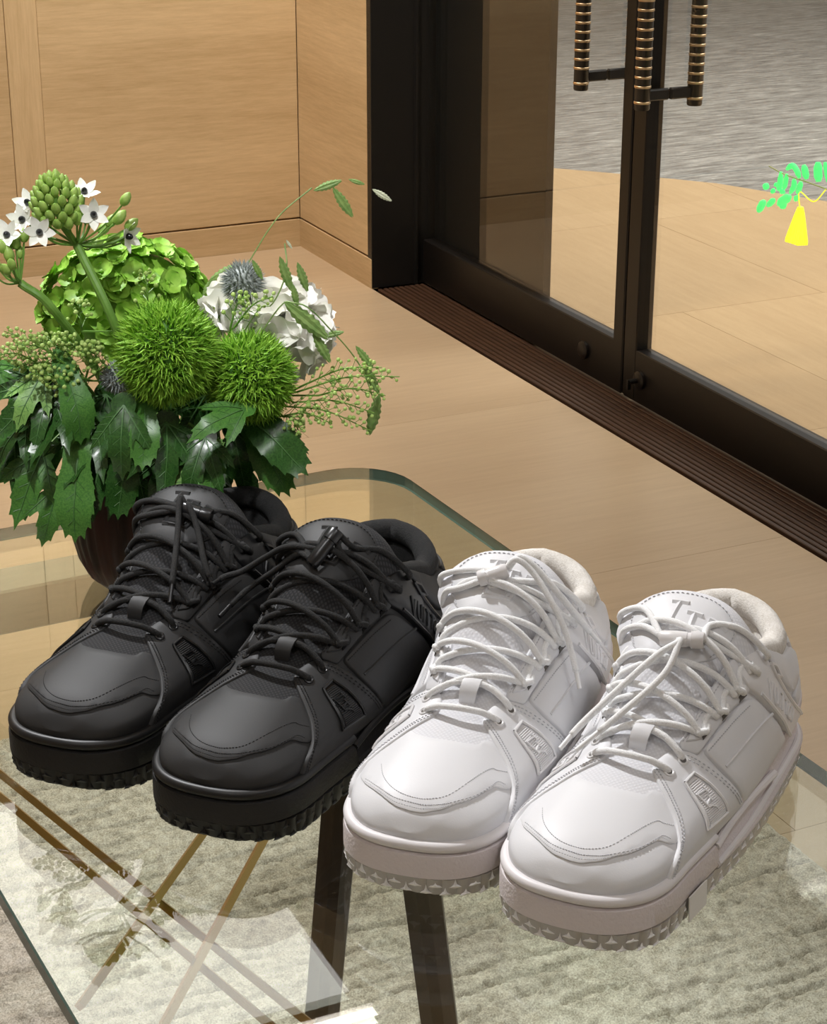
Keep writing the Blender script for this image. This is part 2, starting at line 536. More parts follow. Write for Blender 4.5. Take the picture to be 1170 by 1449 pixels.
# brass rods: two run along the left side, two reach from the legs across them
ZR = 0.60
rod((0.285, 1.604, ZR), (0.4947, 0.75, ZR), 0.0040)
rod((0.268, 1.604, ZR), (0.4687, 0.75, ZR), 0.0040)
rod((0.280, 1.1253, ZR + 0.0085), (0.600, 1.495, ZR + 0.0085), 0.0040)
rod((0.292, 1.0370, ZR + 0.0085), (0.612, 1.4530, ZR + 0.0085), 0.0040)
for x_, y_ in ((0.2855, 1.600), (0.2685, 1.600), (0.494, 0.756), (0.468, 0.756)):
    rod((x_, y_, ZR), (x_, y_, TZ - GT - 0.0005), 0.0035)

# ---------------------------------------------------------------- carpet
def value_noise(nx, ny, sx, sy, seed):
    rg = np.random.RandomState(seed)
    g = rg.rand(int(nx / sx) + 3, int(ny / sy) + 3)
    a = np.arange(nx) / sx; b = np.arange(ny) / sy
    i = a.astype(int); j = b.astype(int)
    u = (a - i)[:, None]; v = (b - j)[None, :]
    u = u * u * (3 - 2 * u); v = v * v * (3 - 2 * v)
    return (g[i][:, j] * (1 - u) * (1 - v) + g[i + 1][:, j] * u * (1 - v) + g[i][:, j + 1] * (1 - u) * v + g[i + 1][:, j + 1] * u * v)
CX0, CX1, CY0, CY1, CS = -0.20, 1.465, 0.55, 2.615, 0.0033
cnx, cny = int((CX1 - CX0) / CS), int((CY1 - CY0) / CS)
X_, Y_ = np.meshgrid(np.linspace(CX0, CX1, cnx), np.linspace(CY0, CY1, cny), indexing='ij')
K_ = .0052 / CS
vn_ = lambda a, b, sd: value_noise(cnx, cny, a * K_, b * K_, sd)
warp = (vn_(26, 14, 1) - .5) * .020 + (vn_(7, 7, 2) - .5) * .010
fr_ = ((Y_ + warp) / 0.034) % 1.0 - .5
crev = np.exp(-(fr_ * .034 / .0026) ** 2)
gapm = np.clip((vn_(12, 5, 3) - .36) * 5.0, 0, 1)
H = .021 - .019 * crev * gapm + (vn_(2.4, 1.6, 4) - .5) * .0045 + (vn_(1.0, 1.0, 6) - .5) * .0055
edge_d = np.minimum(np.minimum(X_ - CX0, CX1 - X_), np.minimum(Y_ - CY0, CY1 - Y_))
H *= np.clip(edge_d / .016, 0, 1) ** .5
V_ = np.stack([X_, Y_, H], -1).reshape(-1, 3)
I_ = np.arange(cnx * cny).reshape(cnx, cny)
F_ = np.stack([I_[:-1, :-1], I_[1:, :-1], I_[1:, 1:], I_[:-1, 1:]], -1).reshape(-1, 4)
cme = bpy.data.meshes.new('carpet')
cme.vertices.add(len(V_)); cme.vertices.foreach_set('co', V_.ravel())
cme.loops.add(F_.size); cme.loops.foreach_set('vertex_index', F_.ravel().astype(np.int32))
cme.polygons.add(len(F_)); cme.polygons.foreach_set('loop_start', np.arange(0, F_.size, 4, dtype=np.int32))
cme.update(); cme.validate()
t = NT('carpet_pile')
v = t.coords()
f = t.math('ADD', t.math('MULTIPLY', t.noise(v, 420, 2, .7), .6), t.math('MULTIPLY', t.noise(v, 60, 3, .6), .4))
t.bsdf(Base_Color=t.ramp(f, [(.36, (.35, .315, .26)), (.5, (.65, .605, .53)), (.62, (.91, .87, .80))]), Roughness=1.0)
t.b.inputs['Specular IOR Level'].default_value = .1
t.bump(t.noise(v, 700, 2, .7), .8, .002)
M['carpet'] = t.m
crp = link('carpet', cme, M['carpet'], None, True, 180)
tag(crp, 'thick beige rug with uneven tufted rows under the glass table', 'rug', kind='stuff')
# ---------------------------------------------------------------- sneaker: one model in its own frame
# x runs from the toe tip to the heel, y to the shown side (mirrored on output), z up from the sole
def hermite(xs, ys):
    xs = np.array(xs, float); ys = np.array(ys, float)
    n = len(xs); h = np.diff(xs); d = np.diff(ys) / h
    m = np.zeros(n); m[0] = d[0]; m[-1] = d[-1]
    for i in range(1, n - 1):
        m[i] = 0 if d[i - 1] * d[i] <= 0 else 2 * d[i - 1] * d[i] / (d[i - 1] + d[i])
    def f(x):
        x = min(max(x, xs[0]), xs[-1])
        i = max(min(int(np.searchsorted(xs, x, side='right')) - 1, n - 2), 0)
        t = (x - xs[i]) / h[i]; t2 = t * t; t3 = t2 * t
        return ys[i] * (2 * t3 - 3 * t2 + 1) + m[i] * h[i] * (t3 - 2 * t2 + t) + ys[i + 1] * (3 * t2 - 2 * t3) + m[i + 1] * h[i] * (t3 - t2)
    return f
SL = 0.312
wmid = hermite([0, .05, .11, .18, .25, .31], [.0498, .0512, .0540, .0565, .0575, .0545])
midf = hermite([0, .05, .10, .15, .2, .31], [-.0110, -.0085, -.0035, .0015, .003, .001])   # the last curves outward
def plan(x, off=0.0):
    x0, x1 = -off, SL + off
    w = wmid(x) + off
    if x <= x0 or x >= x1: return 0.0
    r = .052 + off
    if x < x0 + r: w *= (1 - (1 - (x - x0) / r) ** 2.5) ** (1 / 2.5)
    r2 = .045 + off
    if x > x1 - r2: w *= max(0, 1 - ((x - (x1 - r2)) / r2) ** 2.6) ** (1 / 2.6)
    return w
z0f = hermite([0, .1, .2, .31], [.041, .041, .044, .048])
ztf = hermite([0, .008, .022, .045, .075, .105, .13, .16, .19, .215], [.048, .058, .0655, .071, .077, .086, .100, .121, .141, .156])
zef = hermite([0, .008, .022, .045, .075, .105, .13, .16, .19, .21, .235, .26, .29, .312], [.047, .055, .061, .0655, .0695, .076, .087, .101, .112, .114, .106, .097, .097, .102])
yek = hermite([0, .03, .06, .09, .12, .15, .18, .21, .25, .29, .312], [.62, .62, .62, .62, .62, .64, .67, .72, .76, .76, .76])
z1k = hermite([0, .05, .10, .15, .2, .26, .312], [.55, .55, .5, .42, .4, .42, .45])
y1k = hermite([0, .05, .10, .15, .2, .26, .312], [.97, .98, .985, .965, .96, .965, .96])
y1l = hermite([0, .05, .10, .15, .2, .26, .312], [.97, .97, .94, .92, .92, .95, .96])
def cr(P, t):
    n = len(P); i = min(max(int(floor(t)), 0), n - 2); u = t - i
    p1 = P[i]; p2 = P[i + 1]; p0 = P[i - 1] if i > 0 else 2 * p1 - p2; p3 = P[i + 2] if i + 2 < n else 2 * p2 - p1
    return .5 * ((2 * p1) + (-p0 + p2) * u + (2 * p0 - 5 * p1 + 4 * p2 - p3) * u * u + (-p0 + 3 * p1 - 3 * p2 + p3) * u ** 3)
def section(x):
    W = plan(x); z0 = z0f(x); e = zef(x); top = ztf(min(x, .215)); ye = W * yek(x)
    zz = z0 + (e - z0) * z1k(x)
    P = [(W, z0), (W * y1k(x), zz), (ye, e), (ye * .55, e + (top - e) * .75), (0, top)]
    P = np.array(P + [(-a, b) for a, b in P[-2:1:-1]] + [(-W * y1l(x), zz), (-W, z0)])
    P[:, 0] += midf(x)
    return P
NX, NTT = 181, 161
GXS = SL * (.5 - .5 * np.cos(np.linspace(0, pi, NX)))
GG = np.zeros((NX, NTT, 3))
for i_, x_ in enumerate(GXS):
    P_ = section(x_)
    for j_ in range(NTT):
        q_ = cr(P_, (2 - (-2 + 4 * j_ / (NTT - 1))) * 2)
        GG[i_, j_] = (x_, q_[0], q_[1])
GN = np.cross(np.gradient(GG, axis=1), np.gradient(GG, axis=0))
GN /= np.maximum(np.linalg.norm(GN, axis=2, keepdims=True), 1e-9)
if GN[90, 80, 2] < 0: GN = -GN
GN[0] = (-1, 0, 0); GN[-1] = (1, 0, 0)
def SN(x, t):
    x = min(max(x, 0), SL); t = min(max(t, -2), 2)
    a = math.acos(min(1, max(-1, 1 - 2 * x / SL))) / pi * (NX - 1); b = (t + 2) / 4 * (NTT - 1)
    i = min(int(a), NX - 2); j = min(int(b), NTT - 2); u = a - i; v = b - j
    w = ((1 - u) * (1 - v), u * (1 - v), (1 - u) * v, u * v)
    p = GG[i, j] * w[0] + GG[i + 1, j] * w[1] + GG[i, j + 1] * w[2] + GG[i + 1, j + 1] * w[3]
    n = GN[i, j] * w[0] + GN[i + 1, j] * w[1] + GN[i, j + 1] * w[2] + GN[i + 1, j + 1] * w[3]
    return p, n / max(np.linalg.norm(n), 1e-9)
def S(x, t, h=0.0):
    p, n = SN(x, t)
    return Vector(p + n * h)
TS = 0.042           # metres per unit of t, so that the parameter plane is near true size
def smooth_closed(P, k=4):
    # gentle rounding of polygon corners
    out = []
    n = len(P)
    for i in range(n):
        a, b, c = [np.array(P[(i + d) % n], float) for d in (-1, 0, 1)]
        la, lc = np.linalg.norm(a - b), np.linalg.norm(c - b)
        r = min(0.0045, la * .45, lc * .45)
        p0 = b + (a - b) / max(la, 1e-9) * r; p1 = b + (c - b) / max(lc, 1e-9) * r
        for q in range(k + 1):
            u = q / k
            out.append(tuple((1 - u) ** 2 * p0 + 2 * u * (1 - u) * b + u * u * p1))
    return out
def dens(P, d=0.0022, closed=True):
    out = []
    n = len(P)
    for i in range(n if closed else n - 1):
        a, b = np.array(P[i], float), np.array(P[(i + 1) % n], float)
        k = max(1, int(math.ceil(np.linalg.norm(b - a) / d)))
        for q in range(k): out.append(tuple(a + (b - a) * q / k))
    if not closed: out.append(tuple(P[-1]))
    return out
def area2(P): return sum(P[i][0] * P[(i + 1) % len(P)][1] - P[(i + 1) % len(P)][0] * P[i][1] for i in range(len(P)))
def inset(P, d):
    n = len(P); out = []
    for i in range(n):
        a, c = np.array(P[i - 1]), np.array(P[(i + 1) % n])
        tng = c - a; L = np.linalg.norm(tng)
        nn = np.array((-tng[1], tng[0])) / max(L, 1e-9)
        out.append(tuple(np.array(P[i]) + nn * d))
    return out
def inside(p, P):
    x, y = p; c = False; n = len(P); j = n - 1
    for i in range(n):
        if (P[i][1] > y) != (P[j][1] > y) and x < (P[j][0] - P[i][0]) * (y - P[i][1]) / (P[j][1] - P[i][1]) + P[i][0]: c = not c
        j = i
    return c
def fillet_patch(mb, poly, h, base=-0.0008, edge=0.0009, grid=0.0055, rnd=True, surf=None, mirror=False):
    # raise a panel with rounded rim over the upper; poly in (x, t)
    surf = surf or S
    sg = -1 if mirror else 1
    P = [(x, t * TS) for x, t in poly]
    if area2(P) < 0: P = P[::-1]
    if rnd: P = smooth_closed(P)
    P = dens(P)
    I1 = inset(P, edge * .4); I2 = inset(P, edge * 1.3)
    lo = np.min(P, axis=0); hi = np.max(P, axis=0)
    pts = [Vector(p) for p in I2]
    edges = [(i, (i + 1) % len(I2)) for i in range(len(I2))]
    I3 = inset(P, edge * 1.3 + grid * .45)
    x = lo[0] + grid * .5
    while x < hi[0]:
        y = lo[1] + grid * .5
        while y < hi[1]:
            if inside((x, y), I3): pts.append(Vector((x, y)))
            y += grid
        x += grid
    V, E, F, *_ = delaunay_2d_cdt(pts, edges, [], 1, 1e-7)
    n = len(P)
    vs = [surf(p[0], sg * p[1] / TS, base) for p in P] + [surf(p[0], sg * p[1] / TS, h * .72) for p in I1] + [surf(p[0], sg * v[1] / TS, h) for p, v in zip(V, V)]
    fs = []
    for i in range(n):
        j = (i + 1) % n
        fs.append((i, j, n + j, n + i))
    # join second ring to the cap border (the first n points of V keep their order)
    if len(V) >= n:
        for i in range(n):
            j = (i + 1) % n
            fs.append((n + i, n + j, 2 * n + j, 2 * n + i))
    for f in F: fs.append(tuple(2 * n + k for k in f))
    mb.add(vs, fs)
    return mb
FLIP = lambda m: setattr(m, 'v', [(x, -y, z) for x, y, z in m.v]) or m
PROTO = {}           # part name -> (mesh, material slot, parent part)
PARTS = []           # (name, mesh, material key, parent index or None)
def part(name, mb, key, parent=None, ang=40, kind=None, label=None, flip=True):
    if flip: FLIP(mb)
    me = mb.mesh(name)
    PARTS.append((name, me, key, parent, ang, kind, label))
    return len(PARTS) - 1
def polyline(P, d=0.002):
    Q = dens([(x, t * TS) for x, t in P], d, False)
    return [(x, y / TS) for x, y in Q]
def curve_xt(P, k=8):
    return [(p.x, p.y) for p in spline([(x, t, 0) for x, t in P], k)]
def both(P): return [(x, -t) for x, t in P]

# ---- sole
def outline(off, n=132, lobes=0.0):
    # closed loop of (x, y) around the shoe, from the heel over the shown side to the toe and back
    out = []
    for i in range(n):
        a = 2 * pi * i / n
        x = SL / 2 + (SL / 2 + off) * cos(a)
        k = off + lobes * (abs(sin(pi * 68 * i / n)) - .5)
        x = SL / 2 + (SL / 2 + k) * cos(a)
        y = midf(x) + plan(x, k) * (1 if sin(a) >= 0 else -1)
        out.append((x, y))
    return out
def open_outline(off, xe, n=96):
    # from the shown side at x = xe around the toe to the other side
    out = []
    A = math.acos(max(-1, min(1, (xe - SL / 2) / (SL / 2 + off))))
    for i in range(n + 1):
        a = A + (2 * pi - 2 * A) * i / n
        x = SL / 2 + (SL / 2 + off) * cos(a)
        out.append((x, midf(x) + plan(x, off) * (1 if sin(a) >= 0 else -1)))
    return out
def lift(x): return 0.006 * max(0, (0.055 - x) / 0.055) ** 1.6
# tread body
rings = []
for off, z in ((-.006, .0008), (.0010, .0010), (.0022, .0035), (.0036, .0105), (.0042, .0168), (.001, .0185)):
    rings.append([(x, y, z + lift(x) * (1 if z < .012 else .4)) for x, y in outline(off, 476, .0016)])
tread = part('outsole', MB().loft(rings), 'tread')
# studs around the edge, two staggered rows
def stud(c, n, up, s):
    # a little star-faced tooth: square foot, pointed outward, with a notch of two wings
    t_ = up.cross(n)
    P = [c + t_ * a * s + up * b * s for a, b in ((-.85, -.50), (0, -.62), (.85, -.50), (.30, -.12), (.12, .35), (0, .95), (-.12, .35), (-.30, -.12))]
    return P, c + n * (0.34 * s) + up * (-0.12 * s), c - n * 0.002
stud_list = []
ol = outline(0.0034, 400)
acc = 0.0
last = None
ring_pts = []
for i in range(len(ol) + 1):
    p = Vector((*ol[i % len(ol)], 0))
    if last is not None:
        acc += (p - last).length
        if acc >= 0.0118:
            acc = 0
            ring_pts.append((i % len(ol)))
    last = p
def stud_mesh(s):
    m = MB()
    n, up = Vector((0, 1, 0)), Vector((0, 0, 1))
    P, a, b = stud(Vector((0, 0, 0)), n, up, s)
    k = len(P)
    m.add(P + [a, b], [(i, (i + 1) % k, k) for i in range(k)] + [((i + 1) % k, i, k + 1) for i in range(k)])
    return m.mesh('tread_stud')
STUD = [stud_mesh(0.0052), stud_mesh(0.0046)]
STUDS = []
for k, i in enumerate(ring_pts):
    x, y = ol[i]
    x2, y2 = ol[(i + 1) % len(ol)]; x1, y1 = ol[i - 1]
    tx, ty = x2 - x1, y2 - y1
    L_ = math.hypot(tx, ty)
    nx, ny = ty / L_, -tx / L_
    if nx * (x - SL / 2) * .5 + ny * y * 3 < 0: nx, ny = -nx, -ny
    front = x < 0.155
    STUDS.append((0, x, -y, 0.0128 + lift(x) * .5, atan2(-ny, nx) - pi / 2))
    if front: STUDS.append((1, x - nx * .0012 + tx / L_ * .0059, -(y - ny * .0012 + ty / L_ * .0059), 0.0042 + lift(x), atan2(-ny, nx) - pi / 2))
# toe foxing, open at the sides
def band(levels, xe):
    rg = []
    for off, z in levels:
        rg.append([(x, y, z + (lift(x) * .3 if z < .02 else 0)) for x, y in open_outline(off, xe - (z - .03) * .35)])
    m = MB()
    n = len(rg[0])
    P = [p for r in rg for p in r]
    F = [(k * n + i, k * n + i + 1, (k + 1) * n + i + 1, (k + 1) * n + i) for k in range(len(rg) - 1) for i in range(n - 1)]
    F.append(tuple(k * n for k in range(len(rg))))
    F.append(tuple((k + 1) * n - 1 for k in range(len(rg) - 1, -1, -1)))
    F.append(tuple(range(n - 1, -1, -1)))
    F.append(tuple(range((len(rg) - 1) * n, len(rg) * n)))
    m.add(P, F)
    return m
XE = 0.099
mid = part('foxing', band([(.0005, .0180), (.0040, .0184), (.0050, .0200), (.0050, .0328), (.0045, .0355), (.0025, .0366), (-.004, .037)], XE), 'midsole', ang=50)
rim = []
for k in range(9):
    a = -pi * .55 + pi * 1.2 * k / 8
    rim.append((.0012 + .0037 * cos(a), .0405 + .0037 * sin(a)))
part('rim', band([(-.005, .0368)] + rim + [(-.006, .043)], XE + 0.004), 'rim', ang=60)
# rear midsole: stepped, sculpted side
def rear(levels, xs0):
    rg = []
    for off, z in levels:
        A = math.acos(max(-1, min(1, (xs0(z) - SL / 2) / (SL / 2 + off))))
        r = []
        for i in range(97):
            a = -A + 2 * A * i / 96
            x = SL / 2 + (SL / 2 + off) * cos(a)
            zz = z + max(0, (x - .16)) * .05 * (z / .05)
            r.append((x, midf(x) + plan(x, off) * (1 if sin(a) >= 0 else -1), zz))
        rg.append(r)
    return MB().loft(rg)
mid2 = part('midsole', rear([(0, .0175), (.0050, .0180), (.0056, .020), (.0054, .022), (.0012, .026), (.0002, .036), (.0002, .041), (.0028, .0455), (.0026, .050), (-.003, .0525)], lambda z: .097 - (z - .03) * .3), 'midsole', ang=50)
# side ledges of the midsole (two raised bars) and heel clip
def bar_on_side(P, w, key, name, par):
    for sg in (1, -1):
        m = MB()
        pts = []
        for x, off, z in P: pts.append((x, midf(x) + sg * plan(x, off), z))
        m.tube(spline(pts, 5), w, 8)
        part(name, m, key, par)
bar_on_side([(.098, .0035, .0345), (.12, .002, .0385), (.145, .0015, .041), (.17, .002, .040), (.2, .003, .036)], .0028, 'rim', 'side_ridge', mid2)
bar_on_side([(.101, .0042, .021), (.15, .0028, .0232), (.19, .0026, .0268), (.23, .0028, .0275), (.27, .0028, .028), (.3, .0025, .029)], .0023, 'rim', 'side_ridge', mid2)

# ---- upper
def grid_upper():
    m = MB()
    idx = {}
    xi = [i for i in range(0, NX, 1)]
    tj = [j for j in range(0, NTT, 2)]
    F = []
    def vid(i, j):
        if (i, j) not in idx:
            idx[(i, j)] = len(m.v); m.v.append(tuple(GG[i, j] - GN[i, j] * (0.0 if abs(-2 + 4 * j / (NTT - 1)) >= 0.95 else 0.0)))
        return idx[(i, j)]
    for a in range(len(xi) - 1):
        for b in range(len(tj) - 1):
            xm = GXS[xi[a + 1]]
            tm = abs(-2 + 4 * (tj[b] + 1) / (NTT - 1))
            if tm < 1.0 and xm > 0.16: continue
            m.f.append((vid(xi[a], tj[b]), vid(xi[a + 1], tj[b]), vid(xi[a + 1], tj[b + 1]), vid(xi[a], tj[b + 1])))
    return m
upper = part('upper', grid_upper(), 'leather', ang=180)
# tongue: thick pad following the crown, free at its top
twf = hermite([.12, .15, .17, .185, .198, .206, .216], [.031, .0295, .032, .0385, .0455, .0465, .041])
tzf = hermite([.12, .15, .17, .19, .205, .216], [.095, .1145, .1295, .1415, .1465, .1480])
tdf = hermite([.12, .15, .17, .19, .216], [.018, .019, .022, .028, .027])
def tongue_pt(x, t, h=0.0):
    p, n = SN(min(x, .205), t)
    k = min(1, max(0, (x - .125) / .04)); k = k * k * (3 - 2 * k)
    if k > 0:
        w = twf(x); y = t / .97 * w
        q = np.array((x, y + midf(x) - .006 * k, tzf(x) - tdf(x) * (.45 * (y / w) ** 2 + .55 * (y / w) ** 4)))
        e = 1e-3
        sl = (tzf(x + e) - tzf(x - e)) / (2 * e) if x < .212 else .3
        nq = np.array((-sl, tdf(x) * (.9 * y / w ** 2 + 2.2 * y ** 3 / w ** 4), 1.0)); nq /= np.linalg.norm(nq)
        p = p * (1 - k) + q * k; n = n * (1 - k) + nq * k
    return Vector(p + n * h)
m = MB()
rg = []
for k in range(33):
    x = .068 + (.2155 - .068) * k / 32
    prof = 0.0055 if x > .15 else 0.002
    e_ = min(1.0, (0.2155 - x) / 0.010)
    top = []
    for j in range(25):
        t_ = -0.97 + 1.94 * j / 24
        edge_ = min(1, (1 - abs(t_) / .97) / .12)
        top.append(tongue_pt(x, t_, 0.0012 * sqrt(max(0, edge_)) * sqrt(max(e_, 0)) + (0.0015 if x > .15 else 0)))
    bot = [tongue_pt(x, 0.97 - 1.94 * j / 24, -prof * 1.4) for j in range(25)]
    rg.append(top + bot)
m.loft(rg)
tongue = part('tongue', m, 'mesh_knit', ang=60)
def patch(name, poly, h, key, parent=None, mirror=False, only=False, surf=None, **kw):
    m = MB()
    fillet_patch(m, poly, h, surf=surf, **kw)
    i = part(name, m, key, parent, ang=50)
    if mirror:
        m = MB()
        fillet_patch(m, both(poly), h, surf=surf, **kw)
        part(name, m, key, parent, ang=50)      # the twin is always the next part
    return i
# toe vamp over the bumper, with its lower lip
toe2 = [(.0440, -1.42), (.0300, -1.24), (.0205, -1.02), (.0140, -.76), (.0098, -.45), (.0080, -.05), (.0082, .3), (.0132, .75), (.0245, 1.05), (.0395, 1.17), (.0466, 1.22), (.0485, 1.32), (.0540, 1.43)]
vamp_poly = toe2 + [(.068, 1.35), (.082, .85), (.0795, .60), (.0735, .55), (.0708, .2), (.0712, -.25), (.0755, -.62), (.085, -.95), (.068, -1.40)]
vamp = patch('vamp', vamp_poly, .0013, 'leather', grid=.005)
toe1 = [(.047, -1.06), (.0335, -.90), (.0245, -.68), (.0185, -.38), (.0162, -.05), (.0170, .27), (.0230, .60), (.0375, .81), (.0535, .98), (.0595, 1.06), (.0605, 1.13), (.0645, 1.25)]
# mudguard with the first two eyelets
mud = [(.0925, .40), (.0885, .50), (.081, .78), (.0755, 1.0), (.068, 1.2), (.055, 1.42), (.040, 1.62), (.0345, 1.97), (.142, 1.97), (.1385, 1.85), (.128, 1.5), (.1215, 1.15), (.1165, .78), (.1135, .58), (.108, .46), (.100, .385)]
mud_o = patch('eyestay', mud, .0028, 'leather', mirror=True, grid=.006)
# quarter, strap, collar and heel panels
quarter = [(.1235, 1.0), (.15, 1.06), (.176, 1.13), (.185, 1.2), (.2103, 1.563), (.2295, 1.97), (.1405, 1.95), (.132, 1.6), (.1255, 1.3)]
quarter_o = patch('quarter_panel', quarter, .0030, 'leather', mirror=True, grid=.006)
for k, sg in enumerate((1, -1)):
    crease = MB().tube([S(x, sg * t_, .0030) for x, t_ in polyline([(.129, 1.29), (.165, 1.345), (.2, 1.41)], .004)], .0011, 6)
    part('crease', crease, 'leather', quarter_o + k)
lacestay = [(.115, .68), (.1175, .58), (.150, .66), (.180, .73), (.193, .84), (.190, 1.13), (.176, 1.125), (.150, 1.04), (.1185, .985)]
stay_o = patch('lace_stay', lacestay, .0028, 'leather', mirror=True, grid=.006)
strap = [(.178, .86), (.180, 1.1), (.1895, 1.22), (.2135, 1.563), (.2335, 1.97), (.268, 1.97), (.257, 1.73), (.2355, 1.42), (.2185, 1.16), (.214, 1.04), (.207, .9)]
strap_o = patch('strap', strap, .0042, 'rubber', mirror=True, grid=.006)
for k, sg in enumerate((1, -1)):
    for e_ in ([(.1905, 1.2), (.2145, 1.563), (.2345, 1.95)], [(.2175, 1.17), (.2345, 1.42), (.256, 1.73), (.2665, 1.95)]):
        part('strap_piping', MB().tube([S(x, sg * t_, .0042) for x, t_ in polyline(e_, .004)], .0014, 6), 'rubber', strap_o + k)
collar_p = [(.204, .93), (.225, .97), (.25, 1.02), (.275, 1.05), (.285, 1.2), (.272, 1.42), (.252, 1.46), (.2345, 1.30), (.2205, 1.12), (.2125, 1.02)]
collar_o = patch('collar_panel', collar_p, .0042, 'leather', mirror=True, grid=.006)
heel_p = [(.279, 1.05), (.295, 1.08), (.3085, 1.1), (.3085, 1.97), (.271, 1.97), (.262, 1.73), (.2545, 1.52), (.275, 1.45), (.289, 1.2)]
heel_o = patch('heel_counter', heel_p, .0022, 'leather', mirror=True, grid=.006)
# vent with ribs and its little emblem
vent = [(.0965, 1.02), (.107, 1.04), (.1095, 1.25), (.111, 1.66), (.0835, 1.60), (.0908, 1.25)]
vent_o = patch('vent_panel', vent, .0034, 'rubber', mirror=True)
for k, sg in enumerate((1, -1)):
    Q = polyline(vent + vent[:1], .003)
    part('vent_frame', MB().tube([S(x, sg * t_, .0038) for x, t_ in Q], .0011, 6, caps=False), 'rubber', vent_o + k)
    rb = MB()
    for q in range(21):
        t_ = 1.075 + .51 * q / 20
        f_ = (t_ - 1.02) / .6
        xa, xb = .0955 - .0105 * f_, .1065 + .0035 * f_
        rb.tube([S(xa + .002, sg * t_, .0036), S((xa + xb) / 2, sg * (t_ + .012), .0036), S(xb - .0015, sg * (t_ + .03), .0036)], .0005, 5)
    part('vent_rib', rb, 'rubber', vent_o + k, kind='stuff')
# lettering and emblems from strokes
def strokes_on(fn, strokes, r, h):
    m = MB()
    for s_ in strokes:
        P = []
        for i in range(len(s_) - 1):
            for q in range(4):
                u = q / 4
                P.append((s_[i][0] * (1 - u) + s_[i + 1][0] * u, s_[i][1] * (1 - u) + s_[i + 1][1] * u))
        P.append(s_[-1])
        m.tube([fn(a, b, h) for a, b in P], r, 5)
    return m
GLY = {'V': [[(0, 1), (.4, 0), (.8, 1)]], 'U': [[(0, 1), (0, .3), (.15, .04), (.4, 0), (.62, .06), (.75, .3), (.75, 1)]], 'I': [[(.1, 0), (.1, 1)]],
       'T': [[(0, 1), (.75, 1)], [(.37, 1), (.37, 0)]], 'O': [[(.4, 0), (.1, .15), (0, .5), (.1, .85), (.4, 1), (.7, .85), (.8, .5), (.7, .15), (.4, 0)]],
       'N': [[(0, 0), (0, 1), (.75, 0), (.75, 1)]]}
sc_c = curve_xt([(.196, 1.12), (.2045, 1.24), (.2205, 1.43), (.2425, 1.73), (.252, 1.95)], 12)
TSS = .068            # on the steep side wall a unit of t is longer
def along(cv, d):
    # arc length position on a parameter curve, with its unit direction, in metric parameter units
    for i in range(len(cv) - 1):
        a = np.array((cv[i][0], cv[i][1] * TSS)); b = np.array((cv[i + 1][0], cv[i + 1][1] * TSS))
        l = np.linalg.norm(b - a)
        if d <= l or i == len(cv) - 2: return a + (b - a) * d / l, (b - a) / l
        d -= l
def strap_fn(sg):
    def f(a, b, h):
        p, u = along(sc_c, a + .0085)
        n = np.array((u[1], -u[0]))
        q = p + n * (b * 1.45 - .0058)
        return S(q[0], sg * q[1] / TSS, h)
    return f
def letters(word, fn, size, gap, r, h, par):
    x = 0
    for ch in word:
        w = .25 if ch == 'I' else .8
        part('letter', strokes_on(fn, [[((x + a) * size, b * size) for a, b in s_] for s_ in GLY[ch]], r, h), 'rubber', par)
        x += w + gap
letters('VUITTON', strap_fn(1), .0070, .26, .0009, .0045, strap_o)
letters('VUITTON', strap_fn(-1), .0070, .26, .0009, .0045, strap_o + 1)
LVS = [[(-.62, 1.0), (-.22, 1.0)], [(-.42, 1.0), (-.58, 0.02), (.30, 0.02), (.36, .28)], [(-.64, .02), (-.4, .02)], [(-.16, .74), (.22, .74)], [(.03, .74), (.14, .02), (.60, .74)], [(.40, .74), (.84, .74)]]
# tongue patch with the raised emblem
tp = [(.160, -.45), (.172, -.74), (.186, -.80), (.199, -.70), (.2085, -.4), (.2105, .0), (.2085, .4), (.199, .70), (.186, .80), (.172, .74), (.160, .45)]
tpo = patch('tongue_patch', tp, .0026, 'leather', None, surf=lambda x, t, h: tongue_pt(x, t, h + .0012), grid=.006)
def tong_fn(a, b, h):
    return tongue_pt(.1725 + b * .0265, (a * .0265 + .0075) / .0470, h)
em = strokes_on(tong_fn, LVS, .0022, .0032)
part('emblem', em, 'leather', tpo)
def vent_fn(sg):
    def f(a, b, h):
        return S(.0945 + b * .0085, sg * (1.335 + a * .0085 / TS), h)
    return f
for k, sg in enumerate((1, -1)):
    part('emblem', strokes_on(vent_fn(sg), LVS, .0007, .0042), 'rubber', vent_o + k)

# padded collar and dark lining
path = []
for k in range(41):
    u = k / 40
    a = pi * (u - .5)            # -90 .. 90 degrees around the heel
    path.append(u)
cpts, crad = [], []
for k in range(61):
    u = -1 + 2 * k / 60          # -1 one side front, +1 other side front
    s_ = abs(u)
    if s_ > .36:
        x = .262 - (s_ - .36) / .64 * (.262 - .186)
        y = plan(x) * yek(x) * 1.0
    else:
        a = s_ / .36 * pi / 2
        x = .262 + .043 * cos(a)
        y = plan(.262) * yek(.262) * sin(a)
    z = zef(x) if x < .262 else zef(.262) + (0.1065 - zef(.262)) * ((x - .262) / .043) ** 1.3
    r = .0085 if s_ < .5 else .0085 - (s_ - .5) / .5 * .0045
    y = max(0, y - r * .55)
    cpts.append((x - (r * .35 if s_ < .3 else 0), midf(x) + y * (1 if u >= 0 else -1), z + .001)); crad.append(r)
m = MB().tube(cpts, crad, 14, up=(0, 0, 1))
collar = part('collar', m, 'lining', ang=180)
m = MB()
R0, R1, R2 = [], [], []
